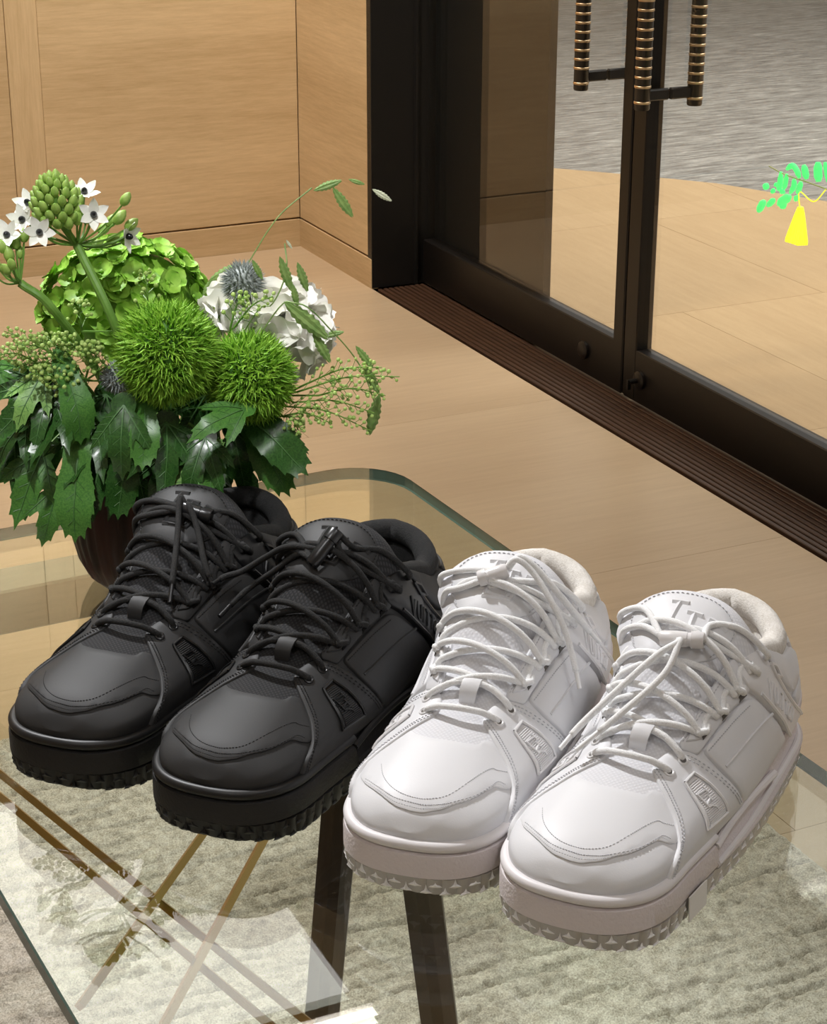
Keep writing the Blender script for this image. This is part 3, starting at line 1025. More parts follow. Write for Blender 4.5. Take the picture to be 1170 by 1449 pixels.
for (x, y, z), r in zip(cpts, crad):
    k_ = .8
    R0.append((x, y * .9, z)); R1.append((.225 + (x - .225) * .86, y * .78, .08)); R2.append((.225 + (x - .225) * .84, y * .80, .052))
n_ = len(R0)
m.add(R0 + R1 + R2, [(k * n_ + i, k * n_ + i + 1, (k + 1) * n_ + i + 1, (k + 1) * n_ + i) for k in range(2) for i in range(n_ - 1)])
m.f.append(tuple(range(2 * n_, 3 * n_)))
part('lining', m, 'lining', ang=60)

# eyelets, hooks and buckle slots
EY = [(.0965, .70), (.1095, .80)]
HK = [(.129, .86), (.1485, .955), (.169, 1.02), (.1905, 1.03)]
TOP = (.216, 1.08)
def frame_at(x, t_):
    p, n = SN(x, t_)
    e = 1e-3
    q, _ = SN(x + e, t_)
    u = Vector(q - p).normalized(); n = Vector(n); w = n.cross(u).normalized()
    return Vector(p), u, w, n
def ring_at(m, x, t_, R, r, h):
    p, u, w, n = frame_at(x, t_)
    P = [p + n * h + (u * cos(a) + w * sin(a)) * R for a in np.linspace(0, 2 * pi, 17)]
    m.tube(P, r, 6, caps=False)
for x, t_ in EY:
    for k, sg in enumerate((1, -1)):
        m = MB()
        ring_at(m, x, sg * t_, .0029, .0009, .0030)
        e_i = part('eyelet', m, 'rubber', mud_o + k)
        p, u, w, n = frame_at(x, sg * t_)
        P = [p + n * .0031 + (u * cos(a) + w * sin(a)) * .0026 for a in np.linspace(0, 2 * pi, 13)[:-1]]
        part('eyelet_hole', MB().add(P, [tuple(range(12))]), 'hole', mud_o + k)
for x, t_ in HK:
    for k, sg in enumerate((1, -1)):
        m = MB()
        tri = [(x - .0105, t_ - .20), (x + .0035, t_ - .17), (x + .0030, t_ + .050), (x - .0035, t_ + .02)]
        fillet_patch(m, [(a, sg * b) for a, b in tri], .0042, grid=.004)
        part('lace_hook', m, 'leather', stay_o + k)
        m = MB()
        sl = [(x + .0005, t_ + .02), (x + .008, t_ + .055), (x + .0075, t_ + .10), (x - .001, t_ + .075)]
        fillet_patch(m, [(a, sg * b) for a, b in sl], .0034, base=-.0002, grid=.004, edge=.0004, rnd=False)
        part('lace_slot', m, 'hole', stay_o + k)
for k, sg in enumerate((1, -1)):
    m = MB()
    q = [(.2145, 1.09), (.2225, 1.12), (.2265, 1.22), (.218, 1.19)]
    m.tube([S(a, sg * b, .0046) for a, b in polyline(q + q[:1], .003)], .0015, 6)
    bo = part('buckle', m, 'rubber', collar_o + k)
    m = MB()
    fillet_patch(m, [(a, sg * b) for a, b in q], .0045, base=-.0002, grid=.004, edge=.0003, rnd=False)
    part('buckle_slot', m, 'hole', collar_o + k)

# stitching: short raised dashes along the seams
def stitch(paths, h, name='stitching', step=.0030, ln=.0020, r=.00046, parent=None, surf=None):
    m = MB()
    surf = surf or S
    for P in paths:
        Q = polyline(curve_xt(P, 6), step)
        for (x0, t0), (x1, t1) in zip(Q[:-1], Q[1:]):
            a = surf(x0, t0, h); b = surf(x1, t1, h)
            d = (b - a)
            L_ = d.length
            if L_ < 1e-5: continue
            d /= L_
            e = a + d * min(ln, L_ * .68)
            m.tube([a, (a + e) / 2 + (surf(x0, t0, h + .0003) - a), e], [r * .6, r, r * .6], 4)
    return part(name, m, 'stitch', parent, kind='stuff')
off = lambda P, dx, dt=0: [(x + dx, t + dt) for x, t in P]
stitch([toe1], .0012, parent=vamp, r=.00036)
stitch([off(toe2[1:-1], .0026)], .0010, parent=vamp, r=.00034)
stitch([off(toe2[1:-1], .0050)], .0012, parent=vamp, r=.00034)
gro = MB().tube([S(x, t_, .0003) for x, t_ in polyline(curve_xt(toe2, 5), .003)], .0006, 5)
mf = [(.0915, .47), (.0845, .79), (.079, 1.01), (.0715, 1.21), (.0585, 1.43), (.0435, 1.63), (.038, 1.93)]
mb_ = [(.1355, 1.85), (.125, 1.5), (.1185, 1.17), (.1137, .8)]
mt_ = [(.1, .43), (.1085, .52), (.112, .62)]
stitch([q for P in (mf, off(mf, .0026), mb_, off(mb_, -.0024)) for q in (P, both(P))], .0028, parent=mud_o)
qs = [(.126, 1.06), (.15, 1.115), (.176, 1.185)]
stitch([qs, both(qs)], .0030, parent=quarter_o)
ls = [(.1195, .64), (.15, .72), (.178, .785)]
stitch([ls, both(ls)], .0028, parent=stay_o)
tps = [(.172, -.68), (.186, -.74), (.1975, -.65), (.206, -.38), (.2078, 0), (.206, .38), (.1975, .65), (.186, .74), (.172, .68)]
stitch([tps], .0040, parent=tpo, surf=tongue_pt)

# lace loop in the middle of the tongue
m = MB()
lp = []
for k, (x, h) in enumerate([(.1045, .0015), (.1065, .006), (.110, .0095), (.115, .0105), (.120, .009), (.1235, .004), (.125, .001)]):
    lp.append((x, h))
rg = []
for x, h in lp:
    rg.append([tongue_pt(x, -.13, h), tongue_pt(x, .0, h + .0004), tongue_pt(x, .15, h), tongue_pt(x, .15, h - .0016), tongue_pt(x, .0, h - .0012), tongue_pt(x, -.13, h - .0016)])
m.loft(rg)
loop_o = part('lace_loop', m, 'leather', tongue)

# ---- laces
LR = .0023
def lace_line(ctrl, name='lace', r=LR, n=8, fn=None):
    fn = fn or S
    return MB().tube(spline([fn(*c) for c in ctrl], 7), r, n)
def lane(xl, tl, xr, tr, h0, h1, hm, sag=0.0):
    # strand from one edge to the other, arching over the tongue
    C_ = []
    for k in range(9):
        u = k / 8
        x = xl + (xr - xl) * u + sag * sin(pi * u)
        t_ = tl + (tr - tl) * u
        h = h0 + (h1 - h0) * u + hm * sin(pi * u)
        C_.append((x, t_, h))
    return C_
L_all = MB()
def add_lace(ctrl, r=LR):
    L_all.tube(spline([S(*c) for c in ctrl], 5), r, 8)
# straight bars at the two eyelets
add_lace([(.0975, -.70, -.001), (.0965, -.62, .004)] + lane(.096, -.5, .096, .5, .0062, .0062, .003, -.0035)[1:-1] + [(.0965, .62, .004), (.0975, .70, -.001)])
add_lace([(.1105, -.80, -.001), (.111, -.70, .0045)] + lane(.113, -.55, .113, .55, .006, .006, .0012, .004)[1:-1] + [(.111, .70, .0045), (.1105, .80, -.001)])
# criss-cross over the hooks
rowsx = HK
for i in range(len(rowsx)):
    xr, tr = rowsx[i]
    # hook itself: small wrap at both edges
    for sg in (1, -1):
        add_lace([(xr - .002, sg * (tr - .10), .0062), (xr + .0025, sg * (tr + .01), .0058), (xr + .0055, sg * (tr + .045), .0030), (xr + .009, sg * (tr + .02), .0020)])
    if i + 1 < len(rowsx):
        xn, tn = rowsx[i + 1]
        add_lace([(xn + .001, -(tn + .02), .0045)] + lane(xn, -(tn - .1), xr, tr - .1, .0062, .0062, .0052, 0)[0:] + [(xr + .001, tr, .0056)])
        add_lace([(xr + .006, -(tr - .02), .0035)] + lane(xr + .008, -(tr - .12), xn - .004, tn - .12, .0045, .0045, .0006, 0) + [(xn - .003, tn - .02, .0035)])
xr, tr = rowsx[0]
add_lace([(xr + .001, -(tr + .02), .004)] + lane(xr, -(tr - .1), .113, .62, .0055, .003, .003, 0) + [(.112, .72, .002)])
add_lace([(.112, -.72, .002)] + lane(.113, -.62, xr - .001, tr - .12, .003, .005, .0045, 0) + [(xr, tr, .0055)])
# runs up the edges
for sg in (1, -1):
    for i in range(len(rowsx) - 1):
        a, b = rowsx[i], rowsx[i + 1]
        add_lace([(a[0] + .004, sg * (a[1] + .02), .0025), ((a[0] + b[0]) / 2, sg * ((a[1] + b[1]) / 2 - .1), .0022), (b[0] - .004, sg * (b[1] - .14), .0030)], LR * .95)
LACE = part('lace', L_all, 'lace', ang=180)
# ---- sneaker materials and placing
def leather(name, col, rough, bump=.12):
    t = NT(name)
    t.bsdf(Base_Color=(*col, 1), Roughness=rough)
    v = t.coords()
    t.bump(t.noise(v, 900, 3), bump, .0004)
    return t.m
def knit(name, c1, c2, sc=900.0):
    t = NT(name)
    v = t.coords((1, 1, 1), rot=(0, 0, .78))
    w1 = t.node('ShaderNodeTexWave', {'Vector': v, 'Scale': sc / 6.3, 'Distortion': 0.0}, bands_direction='X')
    w2 = t.node('ShaderNodeTexWave', {'Vector': v, 'Scale': sc / 6.3, 'Distortion': 0.0}, bands_direction='Y')
    h = t.math('MULTIPLY', w1.outputs['Fac'], w2.outputs['Fac'])
    t.bsdf(Base_Color=t.ramp(h, [(0.0, c1), (0.6, c2)]), Roughness=.85)
    t.bump(h, .3, .0005)
    return t.m
def cloth(name, c1, c2, sc=700):
    t = NT(name)
    v = t.coords()
    f = t.noise(v, sc, 2, .7)
    f2 = t.noise(v, 90, 3, .6)
    t.bsdf(Base_Color=t.ramp(t.math('ADD', t.math('MULTIPLY', f, .5), t.math('MULTIPLY', f2, .5)), [(.35, c1), (.65, c2)]), Roughness=.95)
    t.bump(f, .6, .001)
    return t.m
def laceM(name, c1, c2):
    t = NT(name)
    v = t.coords()
    f = t.noise(v, 1100, 2, .6)
    t.bsdf(Base_Color=t.ramp(f, [(.35, c1), (.65, c2)]), Roughness=.9)
    t.bump(f, .6, .0008)
    return t.m
def tread_mat(name, col, clear):
    t = NT(name)
    t.bsdf(Base_Color=(*col, 1), Roughness=.22 if clear else .45)
    t.b.inputs['Transmission Weight'].default_value = .2 if clear else 0
    t.b.inputs['IOR'].default_value = 1.4
    return t.m
MW = {'leather': leather('white_leather', (.74, .74, .76), .48), 'rubber': plain('white_rubber', (.80, .79, .80), .35),
      'midsole': plain('white_midsole', (.72, .655, .66), .6, 1.0, 420), 'rim': plain('white_rim', (.80, .77, .78), .45),
      'mesh_knit': knit('white_knit', (.70, .70, .73), (.77, .77, .80)), 'lining': cloth('cream_lining', (.60, .56, .50), (.84, .81, .77)),
      'tread': tread_mat('clear_tread', (.58, .55, .52), True), 'stud': tread_mat('highlight_stud', (.93, .92, .92), False),  # body darkened, studs whitened: highlights of the clear tread put into colour
      'hole': plain('shoe_hole_pale', (.16, .15, .14), .9), 'stitch': plain('shaded_white_thread', (.56, .56, .59), .8), 'lace': laceM('white_lace', (.84, .84, .84), (.93, .93, .93)),  # thread greyed: shade of the needle holes put into its colour
      'lock': plain('white_cord_lock', (.78, .76, .76), .3), 'aglet': plain('white_aglet', (.85, .85, .85), .25)}
MK = {'leather': leather('black_leather', (.021, .021, .0215), .60), 'rubber': plain('black_rubber', (.008, .008, .0085), .34),
      'midsole': plain('black_midsole', (.009, .0085, .0083), .62, .7, 420), 'rim': plain('black_rim', (.010, .010, .0105), .45),
      'mesh_knit': knit('black_knit', (.008, .008, .009), (.028, .028, .030)), 'lining': cloth('black_lining', (.004, .004, .004), (.014, .014, .014)),
      'tread': tread_mat('black_tread', (.010, .010, .0105), False), 'stud': tread_mat('black_stud', (.014, .014, .0145), False),
      'hole': plain('shoe_hole_dark', (.002, .002, .002), .9), 'stitch': plain('black_thread', (.010, .009, .009), .7), 'lace': laceM('black_lace', (.006, .006, .0057), (.022, .0215, .021)),
      'lock': plain('black_cord_lock', (.013, .013, .014), .3), 'aglet': plain('black_aglet', (.012, .012, .013), .3)}
for n_, me, *_ in PARTS: pass

def cam_ground(p):
    return Vector((cos(YAW) * p[0] + sin(YAW) * p[1], -sin(YAW) * p[0] + cos(YAW) * p[1], p[2]))
def sneaker(th, tx, ty, mats, label, group, ends, lock, tops):
    # toe tip position in the viewer's ground frame, turned into the room's
    a = radians(th)
    o = cam_ground((tx, ty, TZ))
    r = tag(empty('sneaker', o, pi / 2 - a - YAW), label, 'sneaker', group)
    made = []
    for (nm, me, key, par, ang, kind, lab) in PARTS:
        ob = link(nm, me, mats[key], None if par is None else made[par], True, ang)
        if par is None: ob.parent = r
        if kind: ob['kind'] = kind
        made.append(ob)
    # studs
    for row, x, y, z, rot in STUDS:
        ob = link('tread_stud', STUD[row], mats['stud'], made[tread], False)
        ob.location = (x, y, z)
        ob.rotation_euler = (0, 0, rot)
    # laces of its own: strands into the cord lock and the free ends
    F = lambda P: [(p[0], -p[1], p[2]) for p in P]
    lk0, lk1 = Vector(F([lock[0]])[0]), Vector(F([lock[1]])[0])
    m = MB()
    for tp_ in tops:
        m.tube(spline(F(tp_[:-1]) + [tuple(lk0.lerp(lk1, tp_[-1]))], 6), LR, 8)
    m.build('lace', mats['lace'], r, True, 180)
    for P in ends:
        pts = spline(F(P), 8)
        k = max(2, int(len(pts) * .86))
        e = MB().tube(pts[:k + 1], LR * .98, 8).build('lace_end', mats['lace'], r, True, 180)
        MB().tube(pts[k:], LR * .72, 8).build('aglet', mats['aglet'], e, True, 60)
    d = (lk1 - lk0); Ln = d.length
    R = d.to_track_quat('Z', 'Y').to_matrix()
    prof = [(0, 0), (.0042, 0), (.0050, .0010), (.0053, Ln * .35), (.0050, Ln * .62), (.0046, Ln * .63), (.0046, Ln * .70), (.0056, Ln * .71), (.0056, Ln - .001), (.0050, Ln), (.0036, Ln), (.0034, Ln - .003), (0, Ln - .003)]
    MB().lathe(prof, 18, lk0, R).build('cord_lock', mats['lock'], r, True, 40)
    return r

def T_(x, t, h): return tuple(S(x, t, h))
def TG(x, t, h): return tuple(tongue_pt(x, t, h))
STD = lambda d=0: [[T_(.2115, 1.035, .0030), T_(.2070, .97, .0082), TG(.199, .72, .0046), TG(.188, .45, .0052), .97],
                   [T_(.1915, 1.03, .0052), T_(.1885, .97, .0066), TG(.1785, .45, .0062), .9],
                   [T_(.2115, -1.035, .0030), T_(.2075, -1.02, .0075), TG(.2010, -.85, .0060), TG(.192, -.52, .0060), .04],
                   [T_(.1915, -1.03, .0058), T_(.1890, -.98, .0085), TG(.1845, -.78, .0065), TG(.179, -.5, .0068), .12]]
sneaker(24.5, .0992, .9940, MW, 'white sneaker nearest the viewer, lace ends trailing left, white sticker on its sole', 'white sneakers on the glass table',
        [[T_(.171, .0, .012), T_(.1665, .03, .016), T_(.156, -.166, .017), T_(.133, -.675, .013), T_(.1166, -1.015, .013), T_(.099, -1.165, .013)],
         [T_(.171, .03, .012), T_(.166, .05, .016), T_(.147, .011, .016), T_(.1204, -.355, .014), T_(.0905, -.824, .012)]],
        (T_(.1700, -.22, .0125), T_(.1745, .30, .0125)), STD(0))
sneaker(16.8, .0075, 1.0510, MW, 'white sneaker beside the black pair, its lace ends falling to the right', 'white sneakers on the glass table',
        [[T_(.189, .0, .013), T_(.193, .10, .018), T_(.190, .30, .015), T_(.181, .62, .013), T_(.1733, .92, .013), T_(.1636, 1.18, .013), T_(.1558, 1.33, .013)],
         [T_(.189, .02, .013), T_(.195, .12, .018), T_(.193, .33, .015), T_(.188, .72, .013), T_(.193, 1.06, .012), T_(.2087, 1.29, .011)]],
        (T_(.188, .02, .0125), T_(.1823, -.32, .0125)), STD(0))
B2A = [(.173, -.003, .142), (.174, -.028, .140), (.182, -.050, .125), (.184, -.070, .110), (.173, -.079, .1085), (.161, -.083, .107)]
B2B = [(.173, -.004, .141), (.172, -.02, .136), (.176, -.042, .117), (.181, -.060, .102), (.170, -.0685, .094), (.150, -.0725, .088)]
sneaker(21.2, -.1250, 1.1150, MK, 'black sneaker beside the white pair, lace ends thrown over the other black shoe', 'black sneakers on the glass table',
        [B2A, B2B], (T_(.1665, -.12, .013), T_(.189, .07, .018)), STD(0))
sneaker(19.6, -.2315, 1.1800, MK, 'black sneaker in front of the vase, lace ends hanging over its tongue', 'black sneakers on the glass table',
        [[T_(.183, .06, .013), T_(.186, -.02, .018), T_(.1654, .113, .014), T_(.1425, .302, .014), T_(.1188, .535, .012)],
         [T_(.183, .12, .013), T_(.182, .131, .018), T_(.1711, .339, .014), T_(.1529, .689, .013), T_(.145, .967, .012)]],
        (T_(.1824, .0, .0125), T_(.1835, .42, .0125)), STD(0))
# ---------------------------------------------------------------- vase and bouquet
RB = random.Random(11)
VC = cam_ground((-.227, 1.548, TZ))
CAMP = Vector((0, 0, 1.44))
def gp(x, y, z): return cam_ground((x, y, z))
def sight(px, py, d):
    # point of the bouquet seen in direction (px, py) at ground distance d from the viewer
    a, b = (px - 585) / 2800, (py - 724.5) / 2800
    c, s_ = cos(radians(22.13)), sin(radians(22.13))
    v = Vector((a, c - b * s_, -s_ - b * c))
    k = d / v.y
    return gp(a * k, d, 1.44 + v.z * k)
t = NT('ribbed_vase')
v = t.coords((30, 30, 1.5))
f = t.noise(v, 1.5, 3)
t.bsdf(Base_Color=t.ramp(f, [(.35, (.012, .003, .002)), (.7, (.060, .013, .009))]), Roughness=.34)
t.b.inputs['Specular IOR Level'].default_value = .3
M['vase'] = t.m
vs = tag(empty('vase', VC), 'dark red brown ribbed vase holding the bouquet, behind the black shoes', 'vase')
prof = [(0, .0008), (.036, .0008), (.042, .002), (.050, .010), (.0575, .026), (.0625, .048), (.0645, .072), (.064, .098), (.0615, .122), (.0605, .1235), (.0585, .122), (.0605, .098), (.0610, .072), (.059, .048), (.054, .028), (.046, .014), (0, .012)]
R_ = []
NV = 144
for k, (r, z) in enumerate(prof):
    ring = []
    for i in range(NV):
        a = 2 * pi * i / NV
        fl_ = (.0014 * abs(sin(a * 18)) - .0007) if 2 < k < 9 else 0
        ring.append(((r + fl_) * cos(a), (r + fl_) * sin(a), z))
    R_.append(ring)
MB().loft(R_, True, True, True).build('body', M['vase'], vs, True, 50)

def green(name, c1, c2, rough=.5, sc=60, trans=.15, spec=.4):
    t = NT(name)
    v = t.coords()
    t.bsdf(Base_Color=t.ramp(t.noise(v, sc, 3), [(.3, c1), (.7, c2)]), Roughness=rough)
    t.b.inputs['Specular IOR Level'].default_value = spec
    return t.m
M['stem'] = green('flower_stem', (.10, .22, .03), (.17, .33, .06), .45)
M['dark_leaf'] = green('dark_leaf', (.013, .052, .010), (.042, .125, .022), .27, 40, spec=.5)
M['mid_leaf'] = green('mid_leaf', (.035, .13, .02), (.09, .23, .04), .36, 40)
M['pale_leaf'] = green('pale_leaf', (.12, .28, .06), (.24, .42, .11), .45, 40)
M['vein'] = green('leaf_vein', (.045, .135, .030), (.08, .19, .05), .45)
M['hydrangea'] = green('green_sepal', (.17, .40, .03), (.38, .64, .09), .5, 90)
M['ball'] = green('green_ball', (.145, .36, .02), (.34, .60, .06), .6, 120)
M['ball_core'] = green('ball_core', (.03, .10, .008), (.07, .18, .012), .8, 90)
M['white_petal'] = green('white_petal', (.86, .845, .76), (.95, .94, .89), .55, 60)
M['cream_petal'] = green('star_petal', (.80, .82, .70), (.93, .94, .88), .5, 90)
M['bud'] = green('green_bud', (.17, .34, .04), (.42, .55, .15), .45, 120)
M['eye'] = plain('black_flower_eye', (.006, .007, .010), .25)
M['thistle'] = green('thistle_grey', (.10, .12, .11), (.42, .46, .44), .6, 300)
M['oat'] = green('oat_spikelet', (.13, .26, .06), (.30, .42, .13), .5, 120)
M['oat_pale'] = green('oat_pale', (.50, .55, .36), (.72, .74, .58), .5, 120)
M['pepper'] = green('pepper_pod', (.24, .40, .07), (.48, .62, .20), .5, 150)

def stem_to(name, p, parent, r=.0022, mat='stem', bend=.02, foot=None):
    # stem from the inside of the vase up to p, in the parent's frame
    o = parent.location
    f = foot if foot is not None else VC + Vector((RB.uniform(-.02, .02), RB.uniform(-.02, .02), .03))
    a = f - o; b = Vector(p) - o
    neck = VC + (Vector((p[0], p[1], 0)) - Vector((VC.x, VC.y, 0))) * .35 + Vector((0, 0, .125)) - o
    q = Vector((neck.x, neck.y, VC.z + .125 - o.z))
    h = math.hypot(q.x + o.x - VC.x, q.y + o.y - VC.y)
    if h > .045:
        k = .045 / h
        q.x = VC.x + (q.x + o.x - VC.x) * k - o.x; q.y = VC.y + (q.y + o.y - VC.y) * k - o.y
    return MB().tube(spline([a, q, (q + b) / 2 + Vector((0, 0, bend)), b], 6), r, 6).build(name, M[mat], parent)
def flower(name, label, cat, group=None):
    return tag(empty(name, VC + Vector((0, 0, .03))), label, cat, group)
def up_frame(d):
    d = Vector(d).normalized()
    return d.to_track_quat('Z', 'Y').to_matrix()
def rnd_dir(k, n, jit=0.0):
    # golden spiral over the sphere
    z = 1 - 2 * (k + .5) / n
    a = k * 2.399963 + RB.uniform(-jit, jit)
    r = sqrt(max(0, 1 - z * z))
    return Vector((r * cos(a), r * sin(a), z))

# --- leaves
def leaf_mesh(kind, seed):
    rr = random.Random(seed)
    pts = []
    lobes = {'palm': [(-1.15, .62, .26), (-.62, .88, .26), (0, 1.05, .30), (.62, .88, .26), (1.15, .62, .26)], 'trio': [(-.62, .74, .30), (0, 1.05, .34), (.62, .74, .30)], 'oval': [(0, 1.05, .55)]}[kind]
    n = 150
    for i in range(n):
        a = -pi + 2 * pi * i / n            # 0 = tip
        r = .17
        for (c, l, w) in lobes:
            d = abs(a - c)
            if kind == 'oval':
                r = max(r, l / sqrt((cos(a)) ** 2 + (sin(a) / .36) ** 2) * .5 + .5 * l * max(0, cos(a)) ** 6)
            else:
                r = max(r, l * max(0, 1 - (d / (w * 1.9)) ** 1.15))
        r *= 1 + (.055 if i % 3 == 0 else -.035) * (1 if r > .25 else 0)
        pts.append((r * sin(a), r * cos(a)))
    inn = [Vector(p) for p in pts]
    edges = [(i, (i + 1) % n) for i in range(n)]
    g_ = .085
    x = -1.0
    ins = inset(pts if area2(pts) > 0 else pts[::-1], .03)
    while x < 1.0:
        y = -.4
        while y < 1.1:
            if inside((x, y), ins): inn.append(Vector((x + rr.uniform(-.01, .01), y)))
            y += g_
        x += g_
    for (c, l, w) in lobes:
        for k in range(1, 14):
            q = Vector((sin(c), cos(c))) * (l * k / 14 * .95)
            inn.append(q)
    Vv, E, F, *_ = delaunay_2d_cdt(inn, edges, [], 1, 1e-6)
    ph_ = rr.uniform(0, 6)
    def lift_(x, y):
        r = math.hypot(x, y); a = atan2(x, y)
        ridge = min(abs(a - c) for c, _, _ in lobes) * max(r, .05)
        return .22 * min(ridge, .25) + .035 * sin(7 * x + ph_) * r + .03 * sin(9 * y + ph_) * r
    return Vv, F, lobes, lift_
LEAF = {}
def make_leaf(kind, seed):
    if (kind, seed) in LEAF: return LEAF[(kind, seed)]
    Vv, F, lobes, lf = leaf_mesh(kind, seed)
    def bend(x, y, z):
        # droop along the length
        k = .55 + .25 * (seed % 3)
        th = k * max(0, y)
        return Vector((x * (1 - .12 * abs(x)), sin(th) / k if k else y, z - (1 - cos(th)) / k - .25 * x * x)) if y > 0 else Vector((x, y, z - .25 * x * x))
    m = MB()
    m.add([bend(q.x, q.y, lf(q.x, q.y)) for q in Vv], [tuple(f) for f in F])
    me = m.mesh('leaf')
    vn = MB()
    for (c, l, w) in lobes:
        P = [bend(sin(c) * l * k / 12, cos(c) * l * k / 12, lf(sin(c) * l * k / 12, cos(c) * l * k / 12) + .008) for k in range(12)]
        vn.tube(P, [.013 * (1 - k / 13) + .003 for k in range(12)], 4)
        for k in range(3, 11, 2):
            for sg in (-1, 1):
                e_ = .16 * (1 - k / 14) + .05
                q = [(sin(c) * l * k / 12 + sin(c + sg * .8) * e_ * u, cos(c) * l * k / 12 + cos(c + sg * .8) * e_ * u) for u in (0, .5, 1)]
                vn.tube([bend(x, y, lf(x, y) + .003) for x, y in q], .0045, 3)
    LEAF[(kind, seed)] = (me, vn.mesh('vein'))
    return LEAF[(kind, seed)]
def put_leaf(parent, base, tip, size, kind, seed, mat, up=Vector((0, 0, 1)), roll=0.0):
    me, vn = make_leaf(kind, seed)
    y = (tip - base).normalized()
    x = y.cross(up).normalized()
    z = x.cross(y)
    R3 = Matrix((x, y, z)).transposed() @ Matrix.Rotation(roll, 3, 'Y')
    o = link('leaf', me, M[mat], parent, True, 80)
    o.matrix_basis = Matrix.Translation(base - parent.location) @ R3.to_4x4() @ Matrix.Scale(size, 4)
    w = link('vein', vn, M['vein'], o, True, 80)
    return o
# one foliage stem per leaf cluster: (label, [(base px, tip px, distance, size, kind, shade), ...])
LV = [
 ('leafy stem at the far left, low, with dull olive leaves', [((60, 640), (20, 730), 1.46, .062, 'trio', 'mid_leaf'), ((20, 620), (-30, 690), 1.47, .06, 'palm', 'dark_leaf'), ((80, 690), (62, 770), 1.45, .05, 'trio', 'mid_leaf')]),
 ('leafy stem hanging in front of the vase, dark toothed leaves', [((110, 650), (98, 760), 1.43, .062, 'oval', 'mid_leaf'), ((175, 640), (172, 745), 1.43, .050, 'oval', 'dark_leaf'), ((140, 660), (125, 740), 1.44, .05, 'trio', 'dark_leaf')]),
 ('leafy stem below the left furry ball, glossy three-lobed leaf', [((175, 575), (165, 660), 1.42, .058, 'trio', 'dark_leaf'), ((235, 600), (240, 690), 1.43, .06, 'palm', 'dark_leaf'), ((205, 580), (205, 650), 1.425, .045, 'oval', 'mid_leaf')]),
 ('leafy stem between the two furry balls, bright lobed leaf', [((345, 580), (280, 600), 1.42, .05, 'trio', 'mid_leaf'), ((290, 620), (262, 690), 1.43, .055, 'palm', 'dark_leaf')]),
 ('leafy stem at the lower right of the bouquet, long dark leaves', [((350, 590), (425, 650), 1.45, .062, 'oval', 'dark_leaf'), ((360, 610), (400, 690), 1.46, .056, 'oval', 'mid_leaf'), ((330, 610), (345, 690), 1.46, .052, 'trio', 'dark_leaf')]),
 ('leafy stem at the left edge with broad dark leaves', [((70, 545), (-10, 610), 1.45, .064, 'palm', 'dark_leaf'), ((55, 530), (0, 540), 1.48, .055, 'trio', 'mid_leaf'), ((40, 590), (-20, 650), 1.46, .05, 'palm', 'dark_leaf')]),
 ('leafy stem with one twisted leaf beside the dark thistle', [((95, 535), (125, 610), 1.44, .052, 'oval', 'mid_leaf'), ((90, 570), (50, 620), 1.45, .055, 'palm', 'dark_leaf')]),
 ('leafy stem tucked under the flowers near the vase mouth', [((240, 640), (215, 700), 1.45, .05, 'palm', 'dark_leaf'), ((270, 640), (300, 690), 1.46, .05, 'palm', 'dark_leaf'), ((140, 600), (95, 660), 1.45, .058, 'palm', 'dark_leaf')]),
 ('leafy stem with a pale curled leaf above the black shoe', [((285, 655), (235, 710), 1.43, .05, 'oval', 'pale_leaf'), ((300, 640), (300, 680), 1.44, .045, 'oval', 'mid_leaf')]),
 ('leafy stem filling the gap under the furry green balls', [((290, 560), (300, 640), 1.47, .058, 'palm', 'dark_leaf'), ((230, 560), (205, 630), 1.48, .058, 'palm', 'dark_leaf'), ((340, 570), (385, 630), 1.49, .055, 'palm', 'mid_leaf')]),
 ('broad leaf stem between the dark thistle and the vase', [((150, 560), (120, 640), 1.47, .062, 'palm', 'dark_leaf'), ((100, 600), (40, 690), 1.48, .062, 'palm', 'mid_leaf'), ((190, 640), (150, 720), 1.48, .056, 'palm', 'dark_leaf')]),
 ('low leafy stem at the right over the black shoe collar', [((320, 640), (370, 700), 1.49, .055, 'palm', 'dark_leaf'), ((380, 600), (420, 680), 1.49, .055, 'trio', 'mid_leaf')]),
 ('leafy stem at the far left, high, with pale young leaves', [((30, 530), (-20, 560), 1.50, .05, 'trio', 'mid_leaf'), ((60, 530), (20, 590), 1.45, .048, 'trio', 'pale_leaf')]),
]
for k, (lab, ls_) in enumerate(LV):
    r = flower('leafy_stem', lab, 'foliage')
    for q, (b, tpx, d, sz, kind, shade) in enumerate(ls_):
        B_, T2 = sight(b[0], b[1], d + .02), sight(tpx[0], tpx[1], d - .012)
        put_leaf(r, B_, T2, sz, kind, (k * 3 + q) % 4, shade, (CAMP - B_).normalized() * .8 + Vector((0, 0, .7)), RB.uniform(-.3, .3))
        stem_to('stalk', B_, r, .0013)

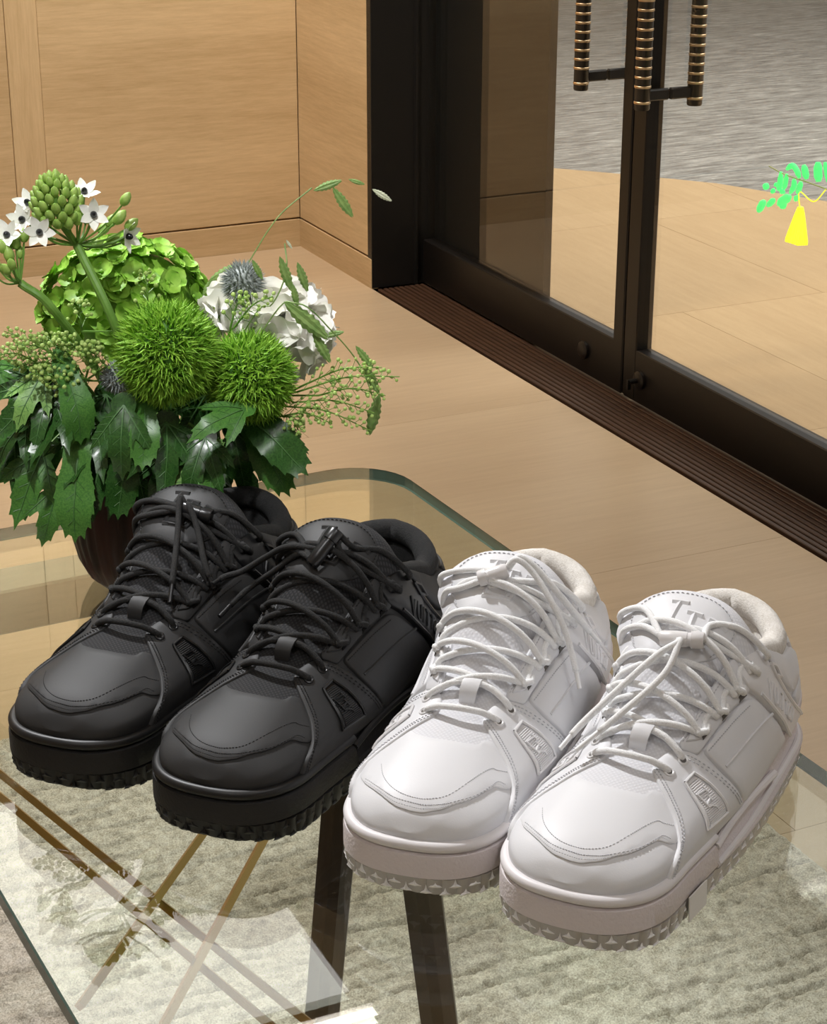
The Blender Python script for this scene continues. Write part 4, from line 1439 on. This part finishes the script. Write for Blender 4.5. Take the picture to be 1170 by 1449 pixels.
# --- green hydrangea head
def petal_mb(m, M3, o, w, l, cup, n=5):
    # rounded petal: strip of quads
    rows = []
    for i in range(n + 1):
        u = i / n
        ww = w * sqrt(max(0.02, sin(pi * min(.985, .12 + .86 * u)))) * (1 if i < n else .35)
        z = cup * u * u
        rows.append([M3 @ Vector((-ww, l * u, z + .12 * w)) + o, M3 @ Vector((-ww * .5, l * (u + .02), z)) + o, M3 @ Vector((0, l * (u + .03), z - .02 * w)) + o, M3 @ Vector((ww * .5, l * (u + .02), z)) + o, M3 @ Vector((ww, l * u, z + .12 * w)) + o])
    P = [p for r in rows for p in r]
    F = [(i * 5 + j, i * 5 + j + 1, (i + 1) * 5 + j + 1, (i + 1) * 5 + j) for i in range(n) for j in range(4)]
    m.add(P, F)
def floret_mesh(seed):
    rr = random.Random(seed)
    m = MB()
    for k in range(4):
        R3 = Matrix.Rotation(k * pi / 2 + rr.uniform(-.15, .15), 3, 'Z') @ Matrix.Rotation(.25 + rr.uniform(-.15, .2), 3, 'X')
        petal_mb(m, R3, Vector((0, 0, .0004 * k)), .0066, .0105, .0012)
    m.lathe([(0, .0030), (.0012, .0026), (.0015, .001), (0, 0)], 8)
    return m.mesh('floret')
FLO = [floret_mesh(i) for i in range(4)]
hy = flower('hydrangea', 'round lime green hydrangea head behind the furry green balls', 'flower')
hc = sight(178, 430, 1.585)
hr = Vector((.066, .055, .050))
stem_to('stem', hc, hy, .003)
MB().lathe([(.86 * sin(pi * i / 16), -.86 * cos(pi * i / 16)) for i in range(17)], 24, (0, 0, 0), Matrix.Diagonal(hr), False, False).build('core', M['hydrangea'], hy, loc=hc - hy.location)
n_ = 230
for k in range(n_):
    d = rnd_dir(k, n_, .3)
    if d.z < -.45: continue
    p = Vector((d.x * hr.x, d.y * hr.y, d.z * hr.z)) * RB.uniform(.9, 1.06) + hc
    o = link('floret', FLO[k % 4], M['hydrangea'], hy, True, 60)
    o.matrix_basis = Matrix.Translation(p - hy.location) @ (up_frame(Vector((d.x, d.y, d.z + .2)) + Vector((RB.uniform(-.25, .25), RB.uniform(-.25, .25), 0))) @ Matrix.Rotation(RB.uniform(0, 6), 3, 'Z')).to_4x4() @ Matrix.Scale(RB.uniform(.92, 1.15), 4)

# --- two furry green balls
def fur_ball(label, c, r, n):
    f = flower('furry_ball_flower', label, 'flower')
    stem_to('stem', c, f, .0028)
    o = c - f.location
    m = MB()
    for k in range(n):
        d = rnd_dir(k, n, .4)
        a = d.orthogonal().normalized()
        b = d.cross(a)
        th = RB.uniform(0, 6.28)
        side = a * cos(th) + b * sin(th)
        L_ = r * RB.uniform(.86, 1.05)
        w = .00062
        base = o + d * r * .58
        mid_ = o + d * L_ * .84 + side * RB.uniform(0, .002)
        tip = o + d * L_ + side * RB.uniform(.002, .0085)
        s2 = d.cross(side) * w
        m.add([base - s2, base + s2, mid_ + s2 * 1.1, mid_ - s2 * 1.1, tip], [(0, 1, 2, 3), (3, 2, 4)])
    tag(m.build('spines', M['ball'], f, False), kind='stuff')
    MB().lathe([(r * .74 * sin(pi * i / 14), -r * .74 * cos(pi * i / 14)) for i in range(15)], 20, o, cap0=False, cap1=False).build('core', M['ball_core'], f)
fur_ball('larger furry green ball flower in the middle of the bouquet', sight(236, 500, 1.455), .0435, 5200)
fur_ball('smaller furry green ball flower under the white bloom', sight(352, 535, 1.475), .0395, 4600)

# --- white bloom
def ruffle(m, R3, o, w, l, seed):
    rr = random.Random(seed)
    n, q = 9, 12
    ph_ = rr.uniform(0, 6)
    P = []
    for i in range(n + 1):
        u = i / n
        ww = w * (.35 + .65 * sin(pi * .5 * min(1, u * 1.3))) * (1 if u < .85 else .86)
        for j in range(q + 1):
            s_ = -1 + 2 * j / q
            z = .35 * l * u * u * .6 + .10 * l * u * sin(4.2 * s_ + ph_) + .22 * w * s_ * s_
            P.append(R3 @ Vector((ww * s_, l * (u - .10 * s_ * s_ * u + .05 * u * sin(7 * s_ + ph_)), z)) + o)
    F = [(i * (q + 1) + j, i * (q + 1) + j + 1, (i + 1) * (q + 1) + j + 1, (i + 1) * (q + 1) + j) for i in range(n) for j in range(q)]
    m.add(P, F)
def white_bloom(label, c, r, n, face):
    f = flower('white_bloom', label, 'flower')
    stem_to('stem', c, f, .0028)
    MB().lathe([(r * .70 * sin(pi * i / 12), -r * .70 * cos(pi * i / 12)) for i in range(13)], 18, c - f.location, cap0=False, cap1=False).build('core', M['white_petal'], f)
    for k in range(n):
        d = rnd_dir(k, n, .5)
        if d.dot(face) < -.45: continue
        R3 = up_frame(d) @ Matrix.Rotation(RB.uniform(0, 6.28), 3, 'Z') @ Matrix.Rotation(RB.uniform(.10, .62), 3, 'X')
        m = MB()
        ruffle(m, R3, Vector((0, 0, 0)), r * .46, r * .56, k)
        o = m.build('petal', M['white_petal'], f, True, 80)
        o.location = c - f.location + d * r * .68
face = Vector((-.2, -.8, .6)).normalized()
white_bloom('large ruffled white bloom on the right of the bouquet', sight(402, 468, 1.53), .037, 64, face)
white_bloom('smaller white bloom beside the grey thistle', sight(338, 442, 1.55), .029, 46, face)

# --- thistles
def thistle(label, c, r):
    f = flower('globe_thistle', label, 'flower')
    stem_to('stem', c, f, .002)
    o = c - f.location
    m = MB()
    n = 300
    for k in range(n):
        d = rnd_dir(k, n, .2)
        a = d.orthogonal().normalized() * .0011; b = d.cross(a)
        p = o + d * r * .62
        m.add([p + a, p + b, p - a, p - b, o + d * r * RB.uniform(.95, 1.05)], [(0, 1, 4), (1, 2, 4), (2, 3, 4), (3, 0, 4)])
    tag(m.build('spines', M['thistle'], f, False), kind='stuff')
    MB().lathe([(r * .68 * sin(pi * i / 10), -r * .68 * cos(pi * i / 10)) for i in range(11)], 14, o, cap0=False, cap1=False).build('core', M['thistle'], f)
thistle('grey globe thistle above the white bloom', sight(343, 400, 1.535), .0195)
thistle('dark globe thistle half hidden left of the furry green ball', sight(165, 535, 1.47), .0145)

# --- star flowers with black eyes on thick stems
def star_mesh():
    m = MB()
    for k in range(6):
        R3 = Matrix.Rotation(k * pi / 3, 3, 'Z') @ Matrix.Rotation(.35 if k % 2 else .22, 3, 'X')
        n = 5
        P = []
        for i in range(n + 1):
            u = i / n
            w = .0042 * sin(pi * min(.97, .15 + .82 * u)) ** .8
            P += [R3 @ Vector((-w, .0145 * u, .002 * u * u + .0006)), R3 @ Vector((0, .0150 * u, .002 * u * u)), R3 @ Vector((w, .0145 * u, .002 * u * u + .0006))]
        m.add(P, [(i * 3 + j, i * 3 + j + 1, (i + 1) * 3 + j + 1, (i + 1) * 3 + j) for i in range(n) for j in (0, 1)])
    return m.mesh('open_flower')
STAR = star_mesh()
EYE = MB().lathe([(0, -.001), (.0022, .0), (.0030, .002), (.0026, .0045), (.0012, .0062), (0, .0064)], 12).mesh('eye')
BUD = MB().lathe([(0, 0), (.0018, .0006), (.0034, .003), (.0036, .0055), (.0026, .0085), (.0008, .0106), (0, .011)], 10).mesh('bud')
def star_stem(label, foot, crown, tops, flowers_, buds, cone=None, r=.0036):
    f = flower('star_flower_stem', label, 'flower')
    o = f.location
    C_ = crown - o
    MB().tube(spline([VC + Vector((0, 0, .035)) - o, (VC + Vector((0, 0, .12)) - o) * .6 + (foot - o) * .4, foot - o, C_], 7), r, 10).build('stem', M['stem'], f)
    for (p, face_) in flowers_:
        q = link('open_flower', STAR, M['cream_petal'], f, True, 80)
        q.matrix_basis = Matrix.Translation(p - o) @ (up_frame(face_) @ Matrix.Rotation(RB.uniform(0, 1), 3, 'Z')).to_4x4() @ Matrix.Scale(.92, 4)
        link('eye', EYE, M['eye'], q, True)
        MB().tube(spline([C_ + (p - o - C_) * .0, C_ + (p - o - C_) * .55 + Vector((0, 0, -.004)), p - o], 5), .0011, 5).build('stalk', M['stem'], f)
    for (p, d, s_) in buds:
        q = link('bud', BUD, M['bud'], f, True)
        q.matrix_basis = Matrix.Translation(p - o) @ up_frame(d).to_4x4() @ Matrix.Scale(s_, 4)
        MB().tube(spline([C_, C_ + (p - o - C_) * .6 + Vector((0, 0, -.003)), p - o], 4), .0009, 4).build('stalk', M['stem'], f)
    if cone is not None:
        base, tip, n, w = cone
        ax = (tip - base)
        R3 = up_frame(ax)
        MB().tube([C_, base - o, base + ax * .85 - o], .0028, 8).build('stalk', M['stem'], f)
        for k in range(n):
            u = k / (n - 1)
            a = k * 2.399963
            rad = w * (sin(pi * (.22 + .70 * u))) * .8
            p = base + ax * (u * .92) + R3 @ Vector((rad * cos(a), rad * sin(a), 0))
            d = R3 @ Vector((cos(a) * (.75 - .5 * u), sin(a) * (.75 - .5 * u), .55 + .6 * u))
            q = link('bud', BUD, M['bud'], f, True)
            q.matrix_basis = Matrix.Translation(p - o) @ up_frame(d).to_4x4() @ Matrix.Scale(1.15 - .35 * u, 4)
cv_ = lambda p: (CAMP - p).normalized()
D1 = 1.50
c1 = sight(108, 348, D1)
fl_ = [(sight(131, 305, D1 - .015), (.1, -.15, .15)), (sight(55, 330, D1 - .02), (-.1, -.1, .1)), (sight(118, 275, D1 + .02), (.2, .3, .9)), (sight(32, 313, D1 + .01), (-.7, 0, .5)), (sight(40, 290, D1 + .02), (-.5, .4, .6)), (sight(178, 335, D1 + .01), (.9, .1, -.3))]
fl_ = [(p, (cv_(p) * 1.0 + Vector(e))) for p, e in fl_]
bd = []
for px, py, dd, s_ in ((171, 292, 0, 1.15), (160, 318, .01, 1.3), (176, 326, .01, 1.2), (150, 322, .015, 1.2), (140, 332, .02, 1.2), (120, 318, .02, 1.1), (108, 320, -.005, 1.2), (98, 325, -.01, 1.1), (150, 345, .01, 1.1), (92, 312, .01, 1.1), (170, 345, .015, 1.2), (130, 350, .01, 1.0)):
    p = sight(px, py, D1 + dd)
    bd.append((p, (p - c1).normalized() + Vector((0, 0, .5)), s_))
star_stem('tall thick green stem with white black-eyed star flowers and a cone of buds', sight(165, 470, 1.475), c1, None, fl_, bd, (sight(86, 318, D1), sight(70, 252, D1), 62, .0175))
c2 = sight(28, 402, 1.49)
bd = []
for px, py, dd, s_ in ((15, 372, 0, 1.2), (5, 360, 0, 1.1), (22, 355, .01, 1.2), (12, 390, -.01, 1.1), (0, 385, 0, 1.2), (28, 368, .01, 1.0), (-8, 372, .01, 1.2), (33, 345, .01, 1.1), (8, 345, .015, 1.1), (-5, 395, -.01, 1.1), (18, 383, -.01, 1.0)):
    p = sight(px, py, 1.49 + dd)
    bd.append((p, (p - c2).normalized() + Vector((0, 0, .5)), s_))
p_ = sight(10, 335, 1.5)
star_stem('shorter thick stem with round green buds at the left edge', sight(75, 440, 1.485), c2, None, [(p_, cv_(p_) + Vector((-.5, 0, .6)))], bd, None, .0034)

# --- oat grass
SPK = MB()
# flat spikelet: two rows of overlapping glumes, closed into one lens
rg = []
for k in range(15):
    u = k / 14
    w = .0034 * sin(pi * min(.98, .06 + .92 * u)) ** .8 * (1 + (.16 if k % 2 else -.10))
    th = .0012 * sin(pi * min(.98, .06 + .92 * u)) + .0002
    rg.append([(-w, .0245 * u + .0012, 0), (-w * .45, .0245 * u, th), (0, .0245 * u - .0006, th * .6), (w * .45, .0245 * u, th), (w, .0245 * u + .0012, 0), (w * .4, .0245 * u, -th), (-w * .4, .0245 * u, -th)])
SPK.loft(rg)
SPK = SPK.mesh('spikelet')
def oat(label, path, spikes):
    f = flower('oat_grass', label, 'grass')
    o = f.location
    P = [VC + Vector((0, 0, .04)) - o] + [sight(*q) - o for q in path]
    MB().tube(spline(P, 7), [.0006] * (7 * (len(P) - 1) + 1), 5).build('stalk', M['oat'], f)
    for (a, b, d, mat) in spikes:
        A_, B_ = sight(a[0], a[1], d), sight(b[0], b[1], d)
        y = (B_ - A_); L_ = y.length; y.normalize()
        z = (CAMP - A_).normalized(); x = y.cross(z).normalized(); z = x.cross(y)
        q = link('spikelet', SPK, M[mat], f, False)
        q.matrix_basis = Matrix.Translation(A_ - o) @ Matrix((x, y, z)).transposed().to_4x4() @ Matrix.Scale(L_ / .0245, 4)
oat('arching oat grass reaching highest above the grey thistle', [(318, 430, 1.55), (352, 370, 1.56), (392, 308, 1.57), (440, 266, 1.58)],
    [((443, 270), (481, 256), 1.58, 'oat'), ((470, 266), (497, 306), 1.58, 'oat'), ((492, 254), (514, 261), 1.585, 'oat'), ((526, 268), (552, 284), 1.585, 'oat_pale')])
oat('oat grass with upright spikelets right of the grey thistle', [(345, 470, 1.50), (385, 430, 1.49), (404, 385, 1.49), (402, 345, 1.50)],
    [((356, 368), (370, 395), 1.50, 'oat'), ((395, 364), (411, 410), 1.49, 'oat'), ((420, 372), (434, 412), 1.49, 'oat'), ((413, 402), (420, 434), 1.49, 'oat'), ((404, 340), (412, 352), 1.50, 'oat_pale')])
oat('oat grass bending down at the right of the white bloom', [(370, 470, 1.49), (420, 430, 1.475), (470, 470, 1.48), (510, 520, 1.49), (533, 580, 1.49)],
    [((402, 428), (462, 478), 1.477, 'oat'), ((442, 470), (466, 512), 1.48, 'oat'), ((503, 490), (526, 520), 1.49, 'oat'), ((515, 517), (535, 556), 1.50, 'oat'), ((536, 558), (522, 614), 1.50, 'oat'), ((455, 476), (485, 470), 1.51, 'oat')])
oat('oat grass leaning left over the lime hydrangea', [(290, 450, 1.56), (300, 410, 1.57), (330, 385, 1.58)], [((295, 398), (340, 375), 1.57, 'oat'), ((286, 420), (300, 395), 1.57, 'oat')])

# --- peppergrass sprays of tiny pods
POD = MB().lathe([(0, -.0016), (.0016, -.0008), (.0019, .0004), (.0012, .0016), (0, .002)], 6).mesh('pods')
def spray(label, base, branches, pods=26):
    f = flower('peppergrass_spray', label, 'foliage')
    o = f.location
    st_ = MB(); pd = MB()
    st_.tube(spline([VC + Vector((0, 0, .05)) - o, sight(*base) - o], 6), .0010, 5)
    for (a, b, d0, d1) in branches:
        A_, B_ = sight(a[0], a[1], d0) - o, sight(b[0], b[1], d1) - o
        mid_ = (A_ + B_) / 2 + Vector((0, 0, .006))
        P = spline([A_, mid_, B_], 8)
        st_.tube([sight(*base) - o, A_], .0009, 4)
        st_.tube(P, [.0009 - .0005 * i / (len(P) - 1) for i in range(len(P))], 4)
        ax = (B_ - A_).normalized()
        L_ = (B_ - A_).length
        for k in range(pods):
            u = .12 + .88 * k / pods
            q = P[min(len(P) - 1, int(u * (len(P) - 1)))]
            a_ = k * 2.4
            e1 = ax.orthogonal().normalized(); e2 = ax.cross(e1)
            rr = (.0085 * (1.15 - u)) + .002
            tip = q + (e1 * cos(a_) + e2 * sin(a_)) * rr + ax * rr * .7
            st_.tube([q, tip], .0003, 3, caps=False)
            s_ = RB.uniform(.7, 1.1)
            pd.add([(tip + Vector(v.co) * s_) for v in POD.vertices], [tuple(p.vertices) for p in POD.polygons])
    st_.build('stalk', M['stem'], f)
    tag(pd.build('pods', M['pepper'], f), kind='stuff')
spray('peppergrass spray reaching furthest right of the bouquet', (400, 560, 1.49), [((420, 555), (565, 533), 1.485, 1.47), ((430, 545), (540, 520), 1.49, 1.48), ((450, 560), (545, 560), 1.485, 1.47), ((415, 570), (530, 585), 1.48, 1.465)])
spray('lower peppergrass spray hanging right of the dark leaves', (390, 580, 1.48), [((400, 575), (525, 610), 1.475, 1.46), ((395, 590), (470, 600), 1.47, 1.46), ((400, 590), (425, 615), 1.47, 1.46)])
spray('peppergrass spray at the left over the broad leaves', (120, 540, 1.5), [((110, 530), (5, 470), 1.49, 1.48), ((110, 520), (50, 480), 1.48, 1.47), ((110, 530), (20, 520), 1.475, 1.465), ((125, 520), (80, 480), 1.475, 1.46), ((130, 540), (75, 545), 1.47, 1.46), ((140, 540), (130, 490), 1.47, 1.46), ((90, 515), (20, 490), 1.465, 1.45), ((60, 520), (-10, 505), 1.47, 1.455), ((150, 520), (110, 500), 1.46, 1.45), ((110, 560), (40, 530), 1.46, 1.445)], 36)
spray('short peppergrass sprig in front of the white bloom', (325, 470, 1.5), [((330, 465), (385, 420), 1.495, 1.48), ((325, 465), (345, 420), 1.495, 1.49)], 22)
spray('peppergrass sprig on the lime hydrangea', (215, 470, 1.5), [((210, 450), (205, 385), 1.50, 1.51), ((115, 470), (110, 430), 1.5, 1.5)], 16)
# ---------------------------------------------------------------- small things
# size sticker on the side of the nearest white shoe
near = bpy.data.objects['sneaker']
m = MB()
rg = []
for z, of in ((.0022, .0068), (.0210, .0068), (.0210, .0060), (.0022, .0060)):
    rg.append([(x - (z - .0035) * .10, -(midf(x) + plan(x, of)), z) for x in np.linspace(.058, .082, 8)])
P = [p for r in rg for p in r]
F = [(k * 8 + i, k * 8 + i + 1, ((k + 1) % 4) * 8 + i + 1, ((k + 1) % 4) * 8 + i) for k in range(4) for i in range(7)]
F += [(0, 8, 16, 24), (7, 31, 23, 15)]
m.add(P, F)
m.build('sticker', plain('white_sticker', (.80, .79, .77), .45), near, False)

# glowing ornament on the outside of the right door leaf: a green sprig with a yellow tassel
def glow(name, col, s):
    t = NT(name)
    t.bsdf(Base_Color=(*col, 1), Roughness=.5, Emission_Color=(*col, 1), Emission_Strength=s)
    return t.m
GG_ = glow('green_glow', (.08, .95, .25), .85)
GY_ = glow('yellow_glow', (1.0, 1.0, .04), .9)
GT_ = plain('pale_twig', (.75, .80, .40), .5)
XO = XD + 0.036
orn = tag(empty('hanging_ornament', (XO, 3.05, .60)), 'glowing green sprig with a yellow tassel hanging outside the right glass door', 'ornament')
def dz(px, py):
    # point on the plane of the glass, measured from the ornament's centre
    a, b = (px - 585) / 2800, (py - 724.5) / 2800
    c, s_ = cos(radians(22.13)), sin(radians(22.13))
    g = cam_ground((a, c - b * s_, 0))
    k = XO / g.x
    return Vector((0, g.y * k - 3.05, 1.44 + (-s_ - b * c) * k - .60))
def blob(name, pts, r, mat):
    P = spline([dz(*p) for p in pts], 6)
    n = len(P)
    MB().tube(P, [r * 1.32 * (0.55 + .45 * min(1, min(i, n - 1 - i) / 3)) for i in range(n)], 10).build(name, mat, orn, True, 80)
for pts, r in (([(1104, 242), (1102, 260), (1100, 268)], .0042), ([(1112, 245), (1110, 258), (1108, 266)], .0036), ([(1112, 238), (1120, 233), (1126, 240), (1130, 250)], .0042), ([(1122, 252), (1122, 262), (1117, 272)], .0040),
               ([(1136, 232), (1138, 242), (1140, 252)], .0050), ([(1132, 256), (1130, 264), (1127, 272)], .0042), ([(1156, 228), (1156, 242), (1157, 256)], .0062), ([(1166, 228), (1168, 240), (1170, 256)], .0036),
               ([(1178, 226), (1180, 240), (1183, 258)], .0055), ([(1194, 228), (1197, 242), (1200, 258)], .0055), ([(1080, 261), (1085, 264)], .0056), ([(1091, 268), (1094, 270)], .0046), ([(1096, 258), (1098, 262)], .0042), ([(1103, 268), (1108, 271)], .0046),
               ([(1072, 298), (1076, 290), (1080, 283)], .0056), ([(1085, 290), (1090, 285), (1094, 281)], .0046), ([(1101, 288), (1108, 282), (1116, 277)], .0070), ([(1104, 292), (1110, 288)], .0052), ([(1124, 282), (1128, 276)], .0048)):
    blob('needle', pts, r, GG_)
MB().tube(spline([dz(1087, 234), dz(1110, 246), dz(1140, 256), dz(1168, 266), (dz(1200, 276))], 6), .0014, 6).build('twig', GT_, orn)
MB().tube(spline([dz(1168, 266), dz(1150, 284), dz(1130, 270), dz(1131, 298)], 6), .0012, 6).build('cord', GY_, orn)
m = MB()
top, bot = dz(1131, 296), dz(1125, 346)
wd = (dz(1142, 340) - dz(1112, 340)).length / 2
ax = (dz(1142, 346) - dz(1112, 340)).normalized()
for k in range(9):
    a = -1 + 2 * k / 8
    off_ = Vector((.004 * cos(a * 1.5), 0, 0))
    p0 = top + ax * a * wd * .25 + off_
    p1 = bot + ax * a * wd * .92 + off_ + Vector((0, 0, .004 * abs(a)))
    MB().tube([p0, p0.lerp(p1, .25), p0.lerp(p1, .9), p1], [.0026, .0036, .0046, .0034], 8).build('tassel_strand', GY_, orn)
MB().lathe([(0, -.006), (.006, -.005), (.0075, 0), (.006, .006), (0, .008)], 12, top).build('tassel_knot', GY_, orn)
MB().tube([dz(1200, 276), Vector((0, dz(1200, 276).y, 1.78))], .0008, 5).build('hanging_cord', GT_, orn)
